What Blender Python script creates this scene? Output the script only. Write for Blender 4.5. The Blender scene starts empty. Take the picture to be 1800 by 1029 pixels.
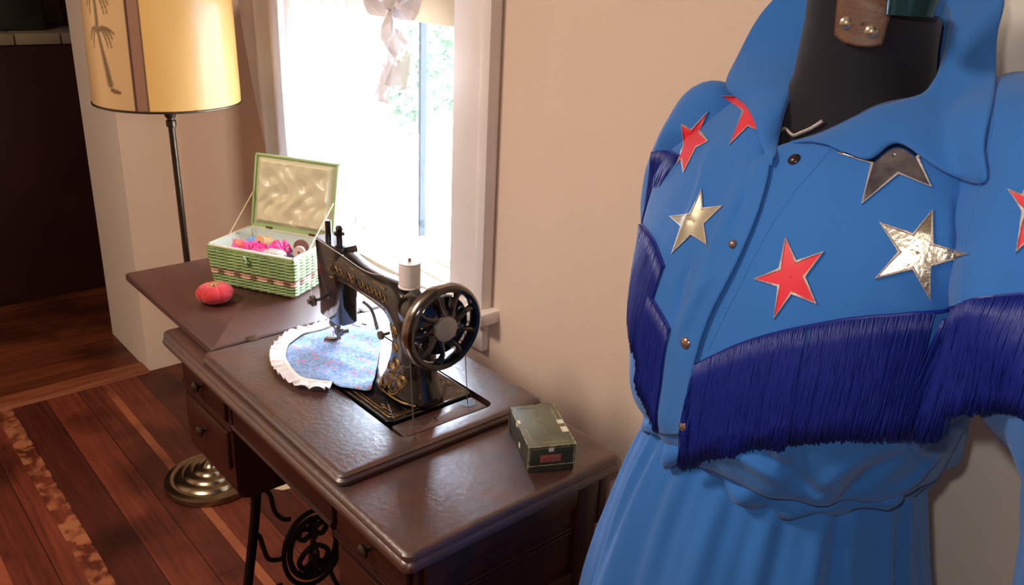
import bpy, bmesh, math, random
from mathutils import Vector, Matrix, noise
from mathutils.bvhtree import BVHTree
random.seed(7)
PI = math.pi
S = bpy.context.scene
COL = S.collection

# ---------------- camera ----------------
EYE = Vector((0, 0, 1.52))
F = 1485.136
PITCH, ROLL, YAW = 0.377427, 0.047972, -0.842933
fw = Vector((math.cos(PITCH)*math.sin(YAW), math.cos(PITCH)*math.cos(YAW), -math.sin(PITCH)))
r0 = Vector((math.cos(YAW), -math.sin(YAW), 0)); u0 = r0.cross(fw)
RT = r0*math.cos(ROLL) + u0*math.sin(ROLL)
UP = -r0*math.sin(ROLL) + u0*math.cos(ROLL)
cam = bpy.data.cameras.new('camera'); cam.sensor_width = 36; cam.lens = F/1800*36
cam.clip_start = 0.02; cam.clip_end = 60
camo = bpy.data.objects.new('camera', cam); COL.objects.link(camo)
M = Matrix((RT, UP, -fw)).transposed().to_4x4(); M.translation = EYE
camo.matrix_world = M
S.camera = camo

# ---------------- world, lights, exposure ----------------
S.view_settings.view_transform = 'Standard'; S.view_settings.look = 'None'
S.view_settings.gamma = 1; S.view_settings.exposure = 0.0
w = bpy.data.worlds.new('world'); S.world = w; w.use_nodes = True
bg = w.node_tree.nodes['Background']; bg.inputs[0].default_value = (0.66, 0.80, 1, 1); bg.inputs[1].default_value = 44.0
def light(name, kind, loc, energy, color, size=.1, target=None, sizey=None):
    l = bpy.data.lights.new(name, kind); l.energy = energy; l.color = color
    if kind == 'AREA':
        l.size = size
        if sizey: l.shape = 'RECTANGLE'; l.size_y = sizey
    elif kind != 'SUN': l.shadow_soft_size = size
    o = bpy.data.objects.new(name, l); COL.objects.link(o); o.location = loc
    if target is not None:
        o.rotation_euler = (Vector(target)-Vector(loc)).to_track_quat('-Z', 'Y').to_euler()
    return o
light('camera_flash', 'POINT', EYE + RT*-.03 + UP*.055, 10.5, (1, .93, .84), .012)
light('warm_fill_light', 'AREA', (-1.6, -.8, 2.52), 54, (1, .85, .70), .5, (-1.5, -.7, 0))  # unseen warm fill added overhead to brighten the room
light('other_room_light', 'POINT', (-4.4, -1.2, 2.2), 1.6, (1, .7, .5), .15)

# ---------------- helpers ----------------
def lin(c):
    f = lambda v: (v/12.92 if v <= .04045 else ((v+.055)/1.055)**2.4)
    return tuple(f(v/255) for v in c) + (1,)
def mat(name, rgb, rough=.5, metal=0, spec=.5, coat=0, coatr=.1, nscale=0, namt=.15, bump=0, bscale=60, sheen=0, rgb2=None, stretch=(1,1,1), alpha=None, trans=0, emis=None, rvar=0):
    m = bpy.data.materials.new(name); m.use_nodes = True; nt = m.node_tree; N = nt.nodes; L = nt.links
    b = N['Principled BSDF']; c = lin(rgb)
    b.inputs['Base Color'].default_value = c; b.inputs['Roughness'].default_value = rough
    b.inputs['Metallic'].default_value = metal; b.inputs['Specular IOR Level'].default_value = spec
    b.inputs['Coat Weight'].default_value = coat; b.inputs['Coat Roughness'].default_value = coatr
    b.inputs['Sheen Weight'].default_value = sheen
    b.inputs['Transmission Weight'].default_value = trans
    if alpha is not None: b.inputs['Alpha'].default_value = alpha
    if emis: b.inputs['Emission Color'].default_value = lin(emis[0]); b.inputs['Emission Strength'].default_value = emis[1]
    tc = N.new('ShaderNodeTexCoord'); mp = N.new('ShaderNodeMapping'); mp.inputs['Scale'].default_value = stretch
    L.new(tc.outputs['Object'], mp.inputs[0])
    if nscale:
        n = N.new('ShaderNodeTexNoise'); n.inputs['Scale'].default_value = nscale; n.inputs['Detail'].default_value = 5
        L.new(mp.outputs[0], n.inputs[0])
        r = N.new('ShaderNodeValToRGB'); r.color_ramp.elements[0].position = .35; r.color_ramp.elements[1].position = .65
        c2 = lin(rgb2) if rgb2 else tuple(max(0, v*(1-namt)) for v in c[:3])+(1,)
        r.color_ramp.elements[0].color = c2; r.color_ramp.elements[1].color = c
        L.new(n.outputs[0], r.inputs[0]); L.new(r.outputs[0], b.inputs['Base Color'])
        if rvar:
            mr = N.new('ShaderNodeMapRange'); mr.inputs[1].default_value = .35; mr.inputs[2].default_value = .65
            mr.inputs[3].default_value = rough+rvar; mr.inputs[4].default_value = rough
            L.new(n.outputs[0], mr.inputs[0]); L.new(mr.outputs[0], b.inputs['Roughness'])
    if bump:
        n2 = N.new('ShaderNodeTexNoise'); n2.inputs['Scale'].default_value = bscale; n2.inputs['Detail'].default_value = 4
        L.new(mp.outputs[0], n2.inputs[0])
        bp = N.new('ShaderNodeBump'); bp.inputs['Strength'].default_value = bump; bp.inputs['Distance'].default_value = .002
        L.new(n2.outputs[0], bp.inputs['Height']); L.new(bp.outputs[0], b.inputs['Normal'])
    return m

class MB:
    """collects verts and faces for ONE mesh"""
    def __init__(s): s.v = []; s.f = []; s.mi = []; s.cur = 0; s.xf = None
    def add(s, vs, fs):
        o = len(s.v)
        if s.xf is not None: vs = [s.xf @ Vector(p) for p in vs]
        s.v += [tuple(p) for p in vs]; s.f += [tuple(i+o for i in f) for f in fs]; s.mi += [s.cur]*len(fs)
        return s
    def box(s, a, b, bev=0, seg=2):
        a = Vector(a); b = Vector(b)
        bm = bmesh.new(); bmesh.ops.create_cube(bm, size=1)
        for v in bm.verts: v.co = Vector(((a[i]+b[i])/2 + v.co[i]*abs(b[i]-a[i]) for i in range(3)))
        if bev: bmesh.ops.bevel(bm, geom=bm.edges[:], offset=bev, segments=seg, profile=.5, affect='EDGES')
        return s.bm(bm)
    def bm(s, bm):
        bm.verts.index_update()
        s.add([v.co.copy() for v in bm.verts], [[v.index for v in f.verts] for f in bm.faces]); bm.free(); return s
    def grid(s, rows, closeu=False, closev=False):
        n = len(rows); m = len(rows[0]); vs = [p for r in rows for p in r]; fs = []
        for i in range(n if closev else n-1):
            for j in range(m if closeu else m-1):
                a = i*m+j; b_ = i*m+(j+1) % m; c = ((i+1) % n)*m+(j+1) % m; d = ((i+1) % n)*m+j
                fs.append((a, b_, c, d))
        return s.add(vs, fs)
    def loft(s, rows, caps=True):
        o = len(s.v); n = len(rows); m = len(rows[0]); s.grid(rows, closeu=True)
        if caps:
            s.f += [tuple(o+j for j in reversed(range(m))), tuple(o+(n-1)*m+j for j in range(m))]; s.mi += [s.cur]*2
        return s
    def tube(s, pts, r, seg=10, caps=True, flat=1, up=None):
        pts = [Vector(p) for p in pts]; rows = []; n = len(pts); pn = None
        for i, p in enumerate(pts):
            t = (pts[min(i+1, n-1)]-pts[max(i-1, 0)]).normalized()
            if pn is None:
                a = Vector(up) if up else (Vector((0, 0, 1)) if abs(t.z) < .9 else Vector((1, 0, 0)))
                pn = (a - t*a.dot(t)).normalized()
            else: pn = (pn - t*pn.dot(t)).normalized()
            bn = t.cross(pn); rr = r[i] if isinstance(r, (list, tuple)) else r
            rows.append([p + pn*math.cos(2*PI*k/seg)*rr + bn*math.sin(2*PI*k/seg)*rr*flat for k in range(seg)])
        return s.loft(rows, caps)
    def torus(s, pts, r, seg=8):
        pts = [Vector(p) for p in pts]; n = len(pts); c = sum(pts, Vector())/n; rows = []
        nn = (pts[0]-c).cross(pts[n//4]-c).normalized()
        for i, p in enumerate(pts):
            t = (pts[(i+1) % n]-pts[i-1]).normalized(); b_ = t.cross(nn)
            rows.append([p + nn*math.cos(2*PI*k/seg)*r + b_*math.sin(2*PI*k/seg)*r for k in range(seg)])
        return s.grid(rows, True, True)
    def lathe(s, prof, c=(0, 0, 0), seg=32, ax='z', caps=True):
        rows = []
        for r, h in prof:
            row = []
            for k in range(seg):
                a = 2*PI*k/seg; x = r*math.cos(a); y = r*math.sin(a)
                p = {'z': (x, y, h), 'x': (h, x, y), 'y': (y, h, x)}[ax]
                row.append(Vector(p)+Vector(c))
            rows.append(row)
        return s.loft(rows, caps)
    def prism(s, poly, t0, t1, ax='z'):
        f = {'z': lambda a, b, t: (a, b, t), 'x': lambda a, b, t: (t, a, b), 'y': lambda a, b, t: (a, t, b)}[ax]
        return s.loft([[f(a, b, t0) for a, b in poly], [f(a, b, t1) for a, b in poly]])
def smoothpath(pts, n=8):
    pts = [Vector(p) for p in pts]; out = []
    for i in range(len(pts)-1):
        p0 = pts[max(i-1, 0)]; p1 = pts[i]; p2 = pts[i+1]; p3 = pts[min(i+2, len(pts)-1)]
        for k in range(n):
            t = k/n
            out.append(.5*((2*p1)+(p2-p0)*t+(2*p0-5*p1+4*p2-p3)*t*t+(3*p1-p0-3*p2+p3)*t**3))
    return out+[pts[-1]]
def worldloc(o):
    return Matrix.Translation(o.location) @ o.rotation_euler.to_matrix().to_4x4() if not o.parent else worldloc(o.parent) @ (Matrix.Translation(o.location) @ o.rotation_euler.to_matrix().to_4x4())
def obj(name, mb, m, parent=None, smooth=True, world=True, label=None, sub=0, solid=0, kind=None, ang=40):
    """link ONE mesh object; with world=True coordinates are world coordinates, moved into the parent's frame"""
    me = bpy.data.meshes.new(name); vs = mb.v
    o = bpy.data.objects.new(name, me)
    if parent:
        o.parent = parent
        if world: inv = worldloc(parent).inverted(); vs = [inv @ Vector(p) for p in vs]
    elif world and vs:      # top-level mesh: origin at its base centre
        lo = [min(p[i] for p in vs) for i in range(3)]; hi = [max(p[i] for p in vs) for i in range(3)]
        c = Vector(((lo[0]+hi[0])/2, (lo[1]+hi[1])/2, lo[2])); o.location = c; vs = [Vector(p)-c for p in vs]
    me.from_pydata([tuple(p) for p in vs], [], mb.f); 
    for mm in (m if isinstance(m, (list, tuple)) else [m]): me.materials.append(mm)
    me.polygons.foreach_set('material_index', mb.mi)
    bm = bmesh.new(); bm.from_mesh(me); bmesh.ops.recalc_face_normals(bm, faces=bm.faces[:])
    if smooth:
        for e in bm.edges:
            if len(e.link_faces) == 2 and e.calc_face_angle(0) > math.radians(ang): e.smooth = False
        for f in bm.faces: f.smooth = True
    bm.to_mesh(me); bm.free()
    COL.objects.link(o)
    if solid: md = o.modifiers.new('solid', 'SOLIDIFY'); md.thickness = solid; md.offset = 0
    if sub: md = o.modifiers.new('sub', 'SUBSURF'); md.levels = sub; md.render_levels = sub
    if label: o['label'] = label
    if kind: o['kind'] = kind
    return o
def tag(o, label, cat, group=None, kind=None):
    o['label'] = label; o['category'] = cat
    if group: o['group'] = group
    if kind: o['kind'] = kind
    return o
def thing(name, label, cat, loc, rz=0, group=None):
    o = bpy.data.objects.new(name, None); o.empty_display_size = .05; COL.objects.link(o)
    o.location = loc; o.rotation_euler = (0, 0, rz)
    return tag(o, label, cat, group)
def struct(name, mb, m, parent=None, **k):
    o = obj(name, mb, m, parent, **k)
    if not parent: o['kind'] = 'structure'
    return o
def ray(px, py): return fw + RT*((px-900)/F) - UP*((py-514.5)/F)
def at(px, py, ax, val):          # a point of the place: on the plane axis = val
    d = ray(px, py); return EYE + d*((val-EYE[ax])/d[ax])
def ath(px, py, h):               # a point at horizontal distance h from the eye
    d = ray(px, py); return EYE + d*(h/math.hypot(d.x, d.y))

# ---------------- materials ----------------
def wallmat(name, rgb): return mat(name, rgb, .75, nscale=3, namt=.05, bump=.15, bscale=180, spec=.25)
WALL = wallmat('painted_wall', (228, 202, 182)); WHITE = mat('white_trim', (236, 224, 218), .45, nscale=6, namt=.06)
GREYW = wallmat('grey_white_paint', (222, 216, 206)); STUB = wallmat('cream_wall', (240, 220, 200))
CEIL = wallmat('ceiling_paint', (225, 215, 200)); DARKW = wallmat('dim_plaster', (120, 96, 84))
def floormat(name, alongx, base, dark, strips=()):
    m = bpy.data.materials.new(name); m.use_nodes = True; nt = m.node_tree; N = nt.nodes; L = nt.links
    b = N['Principled BSDF']; tc = N.new('ShaderNodeTexCoord'); mp = N.new('ShaderNodeMapping')
    L.new(tc.outputs['Object'], mp.inputs[0])
    if not alongx: mp.inputs['Rotation'].default_value = (0, 0, PI/2)
    br = N.new('ShaderNodeTexBrick'); br.inputs['Scale'].default_value = 1; br.inputs['Brick Width'].default_value = 3.7
    br.inputs['Row Height'].default_value = .105; br.inputs['Mortar Size'].default_value = .0012; br.inputs['Bias'].default_value = 0
    br.inputs['Color1'].default_value = lin(base); br.inputs['Color2'].default_value = lin(dark); br.inputs['Mortar'].default_value = lin((26, 12, 8))
    br.offset = .37; L.new(mp.outputs[0], br.inputs[0])
    gm = N.new('ShaderNodeMapping'); gm.inputs['Scale'].default_value = (1.2, 28, 1); L.new(mp.outputs[0], gm.inputs[0])
    g = N.new('ShaderNodeTexNoise'); g.inputs['Scale'].default_value = 3; g.inputs['Detail'].default_value = 7; g.inputs['Roughness'].default_value = .65
    L.new(gm.outputs[0], g.inputs[0])
    gr = N.new('ShaderNodeValToRGB'); gr.color_ramp.elements[0].position = .3; gr.color_ramp.elements[1].position = .7
    gr.color_ramp.elements[0].color = (.35, .3, .3, 1); gr.color_ramp.elements[1].color = (1.1, 1.05, 1, 1); L.new(g.outputs[0], gr.inputs[0])
    mx = N.new('ShaderNodeMix'); mx.data_type = 'RGBA'; mx.blend_type = 'MULTIPLY'; mx.inputs[0].default_value = .8
    L.new(br.outputs[0], mx.inputs[6]); L.new(gr.outputs[0], mx.inputs[7])
    bl = N.new('ShaderNodeTexNoise'); bl.inputs['Scale'].default_value = 3.2; bl.inputs['Detail'].default_value = 6; L.new(mp.outputs[0], bl.inputs[0])
    blr = N.new('ShaderNodeValToRGB'); blr.color_ramp.elements[0].position = .36; blr.color_ramp.elements[1].position = .52
    blr.color_ramp.elements[0].color = (.32, .26, .24, 1); blr.color_ramp.elements[1].color = (1, 1, 1, 1); L.new(bl.outputs[0], blr.inputs[0])
    mx2 = N.new('ShaderNodeMix'); mx2.data_type = 'RGBA'; mx2.blend_type = 'MULTIPLY'; mx2.inputs[0].default_value = .85
    L.new(mx.outputs[2], mx2.inputs[6]); L.new(blr.outputs[0], mx2.inputs[7]); last = mx2.outputs[2]
    sx = N.new('ShaderNodeSeparateXYZ'); L.new(tc.outputs['Object'], sx.inputs[0])
    for (yc, hw, col, speck) in strips:
        d = N.new('ShaderNodeMath'); d.operation = 'SUBTRACT'; L.new(sx.outputs[1], d.inputs[0]); d.inputs[1].default_value = yc
        a = N.new('ShaderNodeMath'); a.operation = 'ABSOLUTE'; L.new(d.outputs[0], a.inputs[0])
        c = N.new('ShaderNodeMath'); c.operation = 'LESS_THAN'; L.new(a.outputs[0], c.inputs[0]); c.inputs[1].default_value = hw
        n3 = N.new('ShaderNodeTexNoise'); n3.inputs['Scale'].default_value = 26 if speck else 5; n3.inputs['Detail'].default_value = 4
        L.new(tc.outputs['Object'], n3.inputs[0])
        r3 = N.new('ShaderNodeValToRGB'); r3.color_ramp.elements[0].position = .42 if speck else .3; r3.color_ramp.elements[1].position = .58
        L.new(n3.outputs[0], r3.inputs[0])
        k = N.new('ShaderNodeMath'); k.operation = 'MULTIPLY'; L.new(c.outputs[0], k.inputs[0]); L.new(r3.outputs[0], k.inputs[1])
        m3 = N.new('ShaderNodeMix'); m3.data_type = 'RGBA'; L.new(k.outputs[0], m3.inputs[0]); L.new(last, m3.inputs[6]); m3.inputs[7].default_value = lin(col)
        last = m3.outputs[2]
    L.new(last, b.inputs['Base Color']); b.inputs['Roughness'].default_value = .42; b.inputs['Specular IOR Level'].default_value = .35
    bp = N.new('ShaderNodeBump'); bp.inputs['Strength'].default_value = .25; bp.inputs['Distance'].default_value = .003
    L.new(g.outputs[0], bp.inputs['Height']); L.new(bp.outputs[0], b.inputs['Normal'])
    return m
FLOOR = floormat('worn_pine_floor', True, (128, 62, 42), (84, 36, 26), [(1.772, .013, (160, 92, 60), False), (1.445, .026, (160, 98, 64), True), (1.25, .02, (140, 72, 48), False)])
FLOOR2 = floormat('other_room_floor', False, (136, 72, 42), (100, 48, 28))

# ---------------- room shell ----------------
WY = 1.08; WX = -3.03; DT = .42
def box(a, b, bev=0): return MB().box(a, b, bev)
ox0, ox1, oz0, oz1 = -2.09, -1.40, .828, 2.02      # window opening
mb = MB()
mb.box((WX, WY, 0), (ox0, WY+.16, 2.6)); mb.box((ox1, WY, 0), (2.2, WY+.16, 2.6))
mb.box((ox0, WY, 0), (ox1, WY+.16, oz0)); mb.box((ox0, WY, oz1), (ox1, WY+.16, 2.6))
struct('wall_window', mb, WALL, smooth=False)
mb = MB(); mb.box((WX-DT, .875, 0), (WX, WY+.16, 2.6)); mb.box((WX-DT, -.12, 2.1), (WX, .875, 2.6)); mb.box((WX-DT, -3.2, 0), (WX, -.12, 2.6))
struct('wall_left', mb, STUB, smooth=False)
struct('wall_right', box((2.2, -3.2, 0), (2.35, WY+.16, 2.6)), WALL, smooth=False)
struct('wall_rear', box((-4.75, -3.35, 0), (2.35, -3.2, 2.6)), WALL, smooth=False)
struct('ceiling', box((-5.6, -3.35, 2.6), (2.35, WY+.16, 2.7)), CEIL, smooth=False)
struct('floor', box((WX, -3.2, -.1), (2.2, WY, 0)), FLOOR, smooth=False)
struct('floor_other_room', box((-5.6, -3.2, -.1), (WX-.07, WY+.06, 0)), FLOOR2, smooth=False)
mb = MB(); mb.prism([(WX-.09, 0.0), (WX-.075, .010), (WX+.0, .010), (WX+.014, 0.0), (WX+.014, -.02), (WX-.09, -.02)], -.12, .875, 'y')
struct('trim_threshold', mb, mat('threshold_wood', (150, 84, 52), .45, nscale=5, stretch=(12, 1, 1), rgb2=(112, 58, 36)), smooth=False)
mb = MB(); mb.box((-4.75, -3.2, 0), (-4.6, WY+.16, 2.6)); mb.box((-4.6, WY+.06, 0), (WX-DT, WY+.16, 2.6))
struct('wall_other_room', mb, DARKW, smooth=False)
# baseboards
struct('baseboard_window', box((WX, WY-.015, 0), (2.2, WY, .13), .004), WHITE)
# white-painted door beside the window wall, behind the dress
mb = MB(); mb.box((-.50, WY-.045, 0), (.62, WY, 2.2), .004)
dr = struct('door_1', mb, GREYW)

# window
win = thing('window_1', 'double-hung window with white casing over the sewing table', 'window', ((ox0+ox1)/2, WY, oz0)); win['kind'] = 'structure'
mb = MB()
mb.box((ox1, WY-.022, oz0-.01), (ox1+.125, WY, oz1+.14), .005); mb.box((ox0-.125, WY-.022, oz0-.01), (ox0, WY, oz1+.14), .005)
mb.box((ox0-.13, WY-.026, oz1), (ox1+.13, WY, oz1+.14), .005)
mb.box((ox1+.097, WY-.032, oz0-.01), (ox1+.128, WY-.001, oz1+.142), .006)
obj('casing', mb, WHITE, win)
mb = MB(); mb.box((ox0-.15, WY-.05, oz0-.035), (ox1+.15, WY+.10, oz0-.005), .006); mb.box((ox0-.12, WY-.02, oz0-.11), (ox1+.12, WY, oz0-.035), .004)
obj('window_sill', mb, WHITE, win)
mb = MB()
for x in (ox0, ox1-.03): mb.box((x, WY+.03, oz0-.01), (x+.03, WY+.15, oz1), .002)
obj('jamb', mb, WHITE, win)
def sash(z0, z1, y):
    mb = MB(); x0, x1 = ox0+.03, ox1-.03
    mb.box((x0, y, z0), (x1, y+.035, z0+.026), .003); mb.box((x0, y, z1-.04), (x1, y+.035, z1), .003)
    mb.box((x0, y, z0), (x0+.035, y+.035, z1), .003)
    mb.box((x1-.018, y, z0), (x1, y+.035, z1), .003)
    s = obj('sash', mb, WHITE, win)
    return s
s1 = sash(oz0-.005, 1.45, WY+.06); s2 = sash(1.41, oz1, WY+.10)
GLASS = bpy.data.materials.new('window_glass'); GLASS.use_nodes = True; nt = GLASS.node_tree; nt.nodes.clear()
o_ = nt.nodes.new('ShaderNodeOutputMaterial'); mi = nt.nodes.new('ShaderNodeMixShader'); tr = nt.nodes.new('ShaderNodeBsdfTransparent'); gl = nt.nodes.new('ShaderNodeBsdfGlossy'); gl.inputs[1].default_value = 0.02
mi.inputs[0].default_value = .05; nt.links.new(tr.outputs[0], mi.inputs[1]); nt.links.new(gl.outputs[0], mi.inputs[2]); nt.links.new(mi.outputs[0], o_.inputs[0])
obj('pane', box((ox0+.05, WY+.076, oz0+.03), (ox1-.045, WY+.080, 1.42)), GLASS, s1, smooth=False)
obj('pane', box((ox0+.05, WY+.116, 1.44), (ox1-.045, WY+.120, oz1-.03)), GLASS, s2, smooth=False)
obj('muntin', box((-1.754, WY+.142, oz0), (-1.744, WY+.158, oz1)), mat('grey_metal_bar', (40, 45, 50), .8, spec=.1), win, smooth=False, label='thin grey upright bar of the outer frame')

# roller shade
SHADE = mat('shade_cloth', (236, 222, 186), .8, trans=0)
def cloth_translucent(name, rgb, alpha, tl=.5):
    m = bpy.data.materials.new(name); m.use_nodes = True; nt = m.node_tree; N = nt.nodes; L = nt.links; N.clear()
    o = N.new('ShaderNodeOutputMaterial'); d = N.new('ShaderNodeBsdfDiffuse'); t = N.new('ShaderNodeBsdfTranslucent'); tp = N.new('ShaderNodeBsdfTransparent')
    d.inputs[0].default_value = lin(rgb); t.inputs[0].default_value = lin(rgb)
    a = N.new('ShaderNodeMixShader'); a.inputs[0].default_value = tl; b = N.new('ShaderNodeMixShader'); b.inputs[0].default_value = alpha
    L.new(d.outputs[0], a.inputs[1]); L.new(t.outputs[0], a.inputs[2]); L.new(tp.outputs[0], b.inputs[1]); L.new(a.outputs[0], b.inputs[2]); L.new(b.outputs[0], o.inputs[0])
    return m
rs = thing('roller_shade', 'cream roller shade pulled partly down in the window', 'shade', ((ox0+ox1)/2, WY+.045, 1.365))
SH1 = cloth_translucent('cream_shade_fabric', (205, 198, 182), .998, .024); SH2 = cloth_translucent('shade_hem_fabric', (170, 150, 120), .998, .010)
obj('shade_cloth', box((ox0+.035, WY+.045, 1.455), (ox1-.01, WY+.047, 1.98)), SH1, rs, smooth=False)
obj('hem', box((ox0+.035, WY+.042, 1.378), (ox1-.01, WY+.050, 1.455), .002), SH2, rs, label='darker double hem with a slat in it')
obj('roller', MB().lathe([(.018, ox0+.035), (.018, ox1-.01)], (0, WY+.05, 1.985), 16, 'x'), WHITE, rs)

# sheer curtain, gathered to a ruffled edge and a bow
SHEER = cloth_translucent('sheer_white_voile', (248, 240, 242), .74, .13)
cu = thing('sheer_curtain', 'sheer white ruffled curtain tied back at the window', 'curtain', (-1.9, WY-.045, oz0))
rows = []; NZ = 30; NU = 140
EP = sorted([(p.z, p.x) for p in [at(a, b, 1, WY-.05) for a, b in ((715, -60), (704, 30), (676, 140), (655, 230), (638, 320), (620, 420))]])
def edgex(z):
    if z <= EP[0][0]: return EP[0][1]
    for (z0, x0), (z1, x1) in zip(EP, EP[1:]):
        if z0 <= z <= z1: return x0+(x1-x0)*(z-z0)/(z1-z0)
    return EP[-1][1]+.1*(z-EP[-1][0])
for i in range(NZ+1):
    z = .845+(2.06-.845)*i/NZ; row = []
    xl = -2.19-.13*min(1, max(0, (z-.85)/.6))**.8; xr = edgex(z)
    for j in range(NU+1):
        t = j/NU; x = xl+(xr-xl)*t
        y = WY-.045+.014*math.sin(t*60+1.2*math.sin(z*3))+.008*math.sin(t*17+2+z*2)
        row.append((x, y, z))
    rows.append(row)
obj('panel', MB().grid(rows), SHEER, cu)
rows = []
for i in range(90):
    z = .845+1.2*i/89; xr = edgex(z)
    rows.append([(xr-.012+.045*k/5+.008*math.sin(i*1.25)*(k/5), WY-.05-.016*math.sin(i*1.1+k*.3)*(k/5+.15), z+.006*math.sin(i*2.1)*k/5) for k in range(6)])
SHEER2 = cloth_translucent('voile_ruffle', (225, 216, 216), .86, .03)
obj('ruffle', MB().grid(rows), SHEER2, cu)
# the bow: two loops and two tails
def ribbon(mb, pts, wdt, nrm=(0, -1, 0)):
    pts = smoothpath(pts, 6); rows = []
    for i, p in enumerate(pts):
        t = (pts[min(i+1, len(pts)-1)]-pts[max(0, i-1)]).normalized(); s = t.cross(Vector(nrm)).normalized()
        ww = wdt[0]+(wdt[1]-wdt[0])*i/(len(pts)-1)
        rows.append([p+s*ww*(k/3-.5)+Vector(nrm)*.008*math.sin(k*1.7+i*.5) for k in range(4)])
    mb.grid(rows)
bw = MB(); K = at(690, 8, 1, WY-.08)
for d in ((-.055, .05), (.075, .045)):
    ribbon(bw, [K, K+Vector((d[0]*.6, -.03, d[1]+.02)), K+Vector((d[0]*1.4, -.02, d[1]*.3)), K+Vector((d[0]*.6, .0, -.02)), K], (.04, .05))
ribbon(bw, [K, K+Vector((.02, -.02, -.05)), K+Vector((.05, -.015, -.10)), K+Vector((.035, -.01, -.17))], (.03, .085))
ribbon(bw, [K, K+Vector((.005, -.015, -.06)), K+Vector((-.012, -.01, -.13)), K+Vector((-.02, -.01, -.2))], (.03, .06))
bw.lathe([(.004, -.014), (.014, -.008), (.016, 0), (.014, .008), (.004, .014)], K, 12, 'z')
obj('bow', bw, SHEER2, cu, label='sheer bow with hanging tails')

# outdoors: pale ground and leafy bushes beyond the glass
struct('ground_outside', box((-16, WY+1.5, -.5), (8, 22, -.4)), mat('pale_ground', (225, 225, 215), .9), smooth=False)
LEAF = mat('leaf_green', (54, 72, 48), .8, nscale=3, rgb2=(70, 82, 58), spec=.2)
BARK = mat('bark', (150, 130, 110), .9)
def bush(x, y, zt, rr, n, label):
    t = thing('leafy_bush', label, 'bush', (x, y, -.4))
    mb = MB(); mb.tube([(x, y, -.4), (x+.05, y, zt*.5), (x-.05, y, zt)], [.06, .045, .02], 8)
    for k in range(5):
        a = k*1.3; mb.tube([(x, y, zt*.3+k*.1), (x+rr*.6*math.cos(a), y+rr*.6*math.sin(a), zt*.8+.1*k)], [.02, .008], 6)
    obj('trunk', mb, BARK, t)
    mb = MB()
    for k in range(n):
        d = Vector((random.gauss(0, 1), random.gauss(0, 1), random.gauss(0, 1))).normalized()*rr*random.uniform(.55, 1)
        p = Vector((x, y, zt))+Vector((d.x, d.y, d.z*1.1)); a = Vector((random.gauss(0, 1), random.gauss(0, 1), random.gauss(0, 1))).normalized()
        b_ = a.orthogonal().normalized(); L_ = random.uniform(.05, .09)
        mb.add([p-a*L_, p+b_*L_*.4, p+a*L_, p-b_*L_*.4], [(0, 1, 2, 3)])
    obj('foliage', mb, LEAF, t, smooth=False, kind='stuff')
bush(-5.75, 4.4, .72, .48, 620, 'pale leafy bush seen through the right side of the window pane')
bush(-6.9, 4.7, .25, .35, 400, 'smaller leafy bush lower in the window, left of the thin bar')

# ---------------- the dim room through the doorway ----------------
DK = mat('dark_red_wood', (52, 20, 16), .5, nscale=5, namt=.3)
dx, dz = -4.0, 1.10
t = thing('cupboard', 'dark wooden cupboard in the dim room, topped with pale stone slabs', 'cupboard', (-4.25, .3, 0))
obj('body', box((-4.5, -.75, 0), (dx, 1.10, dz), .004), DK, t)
STONE = mat('pale_stone', (150, 132, 105), .7, nscale=12, namt=.2)
for a, b in ((-.75, -.2), (-.195, .30), (.305, .64), (.645, .80), (.805, .972)):
    obj('top_slab', box((-4.5, a, dz), (dx+.012, b, dz+.045), .004), STONE, t)
obj('top_slab', box((-4.5, .978, dz), (dx+.012, 1.10, dz+.045), .004), mat('grey_slab', (128, 110, 102), .7), t, label='greyer end slab')
t = thing('box', 'dark box standing on the stone-topped cupboard in the dim room', 'box', (-4.25, .89, dz+.045))
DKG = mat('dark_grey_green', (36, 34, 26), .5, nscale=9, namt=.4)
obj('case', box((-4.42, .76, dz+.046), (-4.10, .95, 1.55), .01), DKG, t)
obj('lid', box((-4.43, .755, 1.55), (-4.09, .955, 1.60), .008), DK, t)
GLS = mat('cloudy_glass', (190, 175, 150), .12, spec=.8, alpha=.55)
t = thing('glass_jar', 'cloudy glass jar on the stone-topped cupboard, left of the dark box', 'jar', (-4.16, .695, dz+.045))
mb = MB().lathe([(.04, 0), (.045, .006), (.047, .2), (.036, .24), (.034, .27), (.031, .27), (.033, .24), (.043, .2), (.041, .01)], (-4.16, .695, dz+.046), 24, caps=False)
obj('glass', mb, GLS, t); obj('lid', MB().lathe([(.036, .27), (.037, .295), (.03, .3)], (-4.16, .695, dz+.046), 24), DK, t)
t = thing('wooden_crate', 'brown wooden crate at the left end of the stone-topped cupboard', 'crate', (-4.25, .53, dz+.045))
CRW = mat('brown_crate_wood', (92, 70, 48), .7, nscale=8, namt=.35)
for k in range(4):
    for xa in (-4.40, -4.12): obj('slat', box((xa, .38, dz+.05+k*.095), (xa+.015, .638, dz+.135+k*.095), .002), CRW, t)
for y in (.38, .622): obj('end_panel', box((-4.385, y, dz+.046), (-4.12, y+.015, dz+.43), .002), DK, t)

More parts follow.
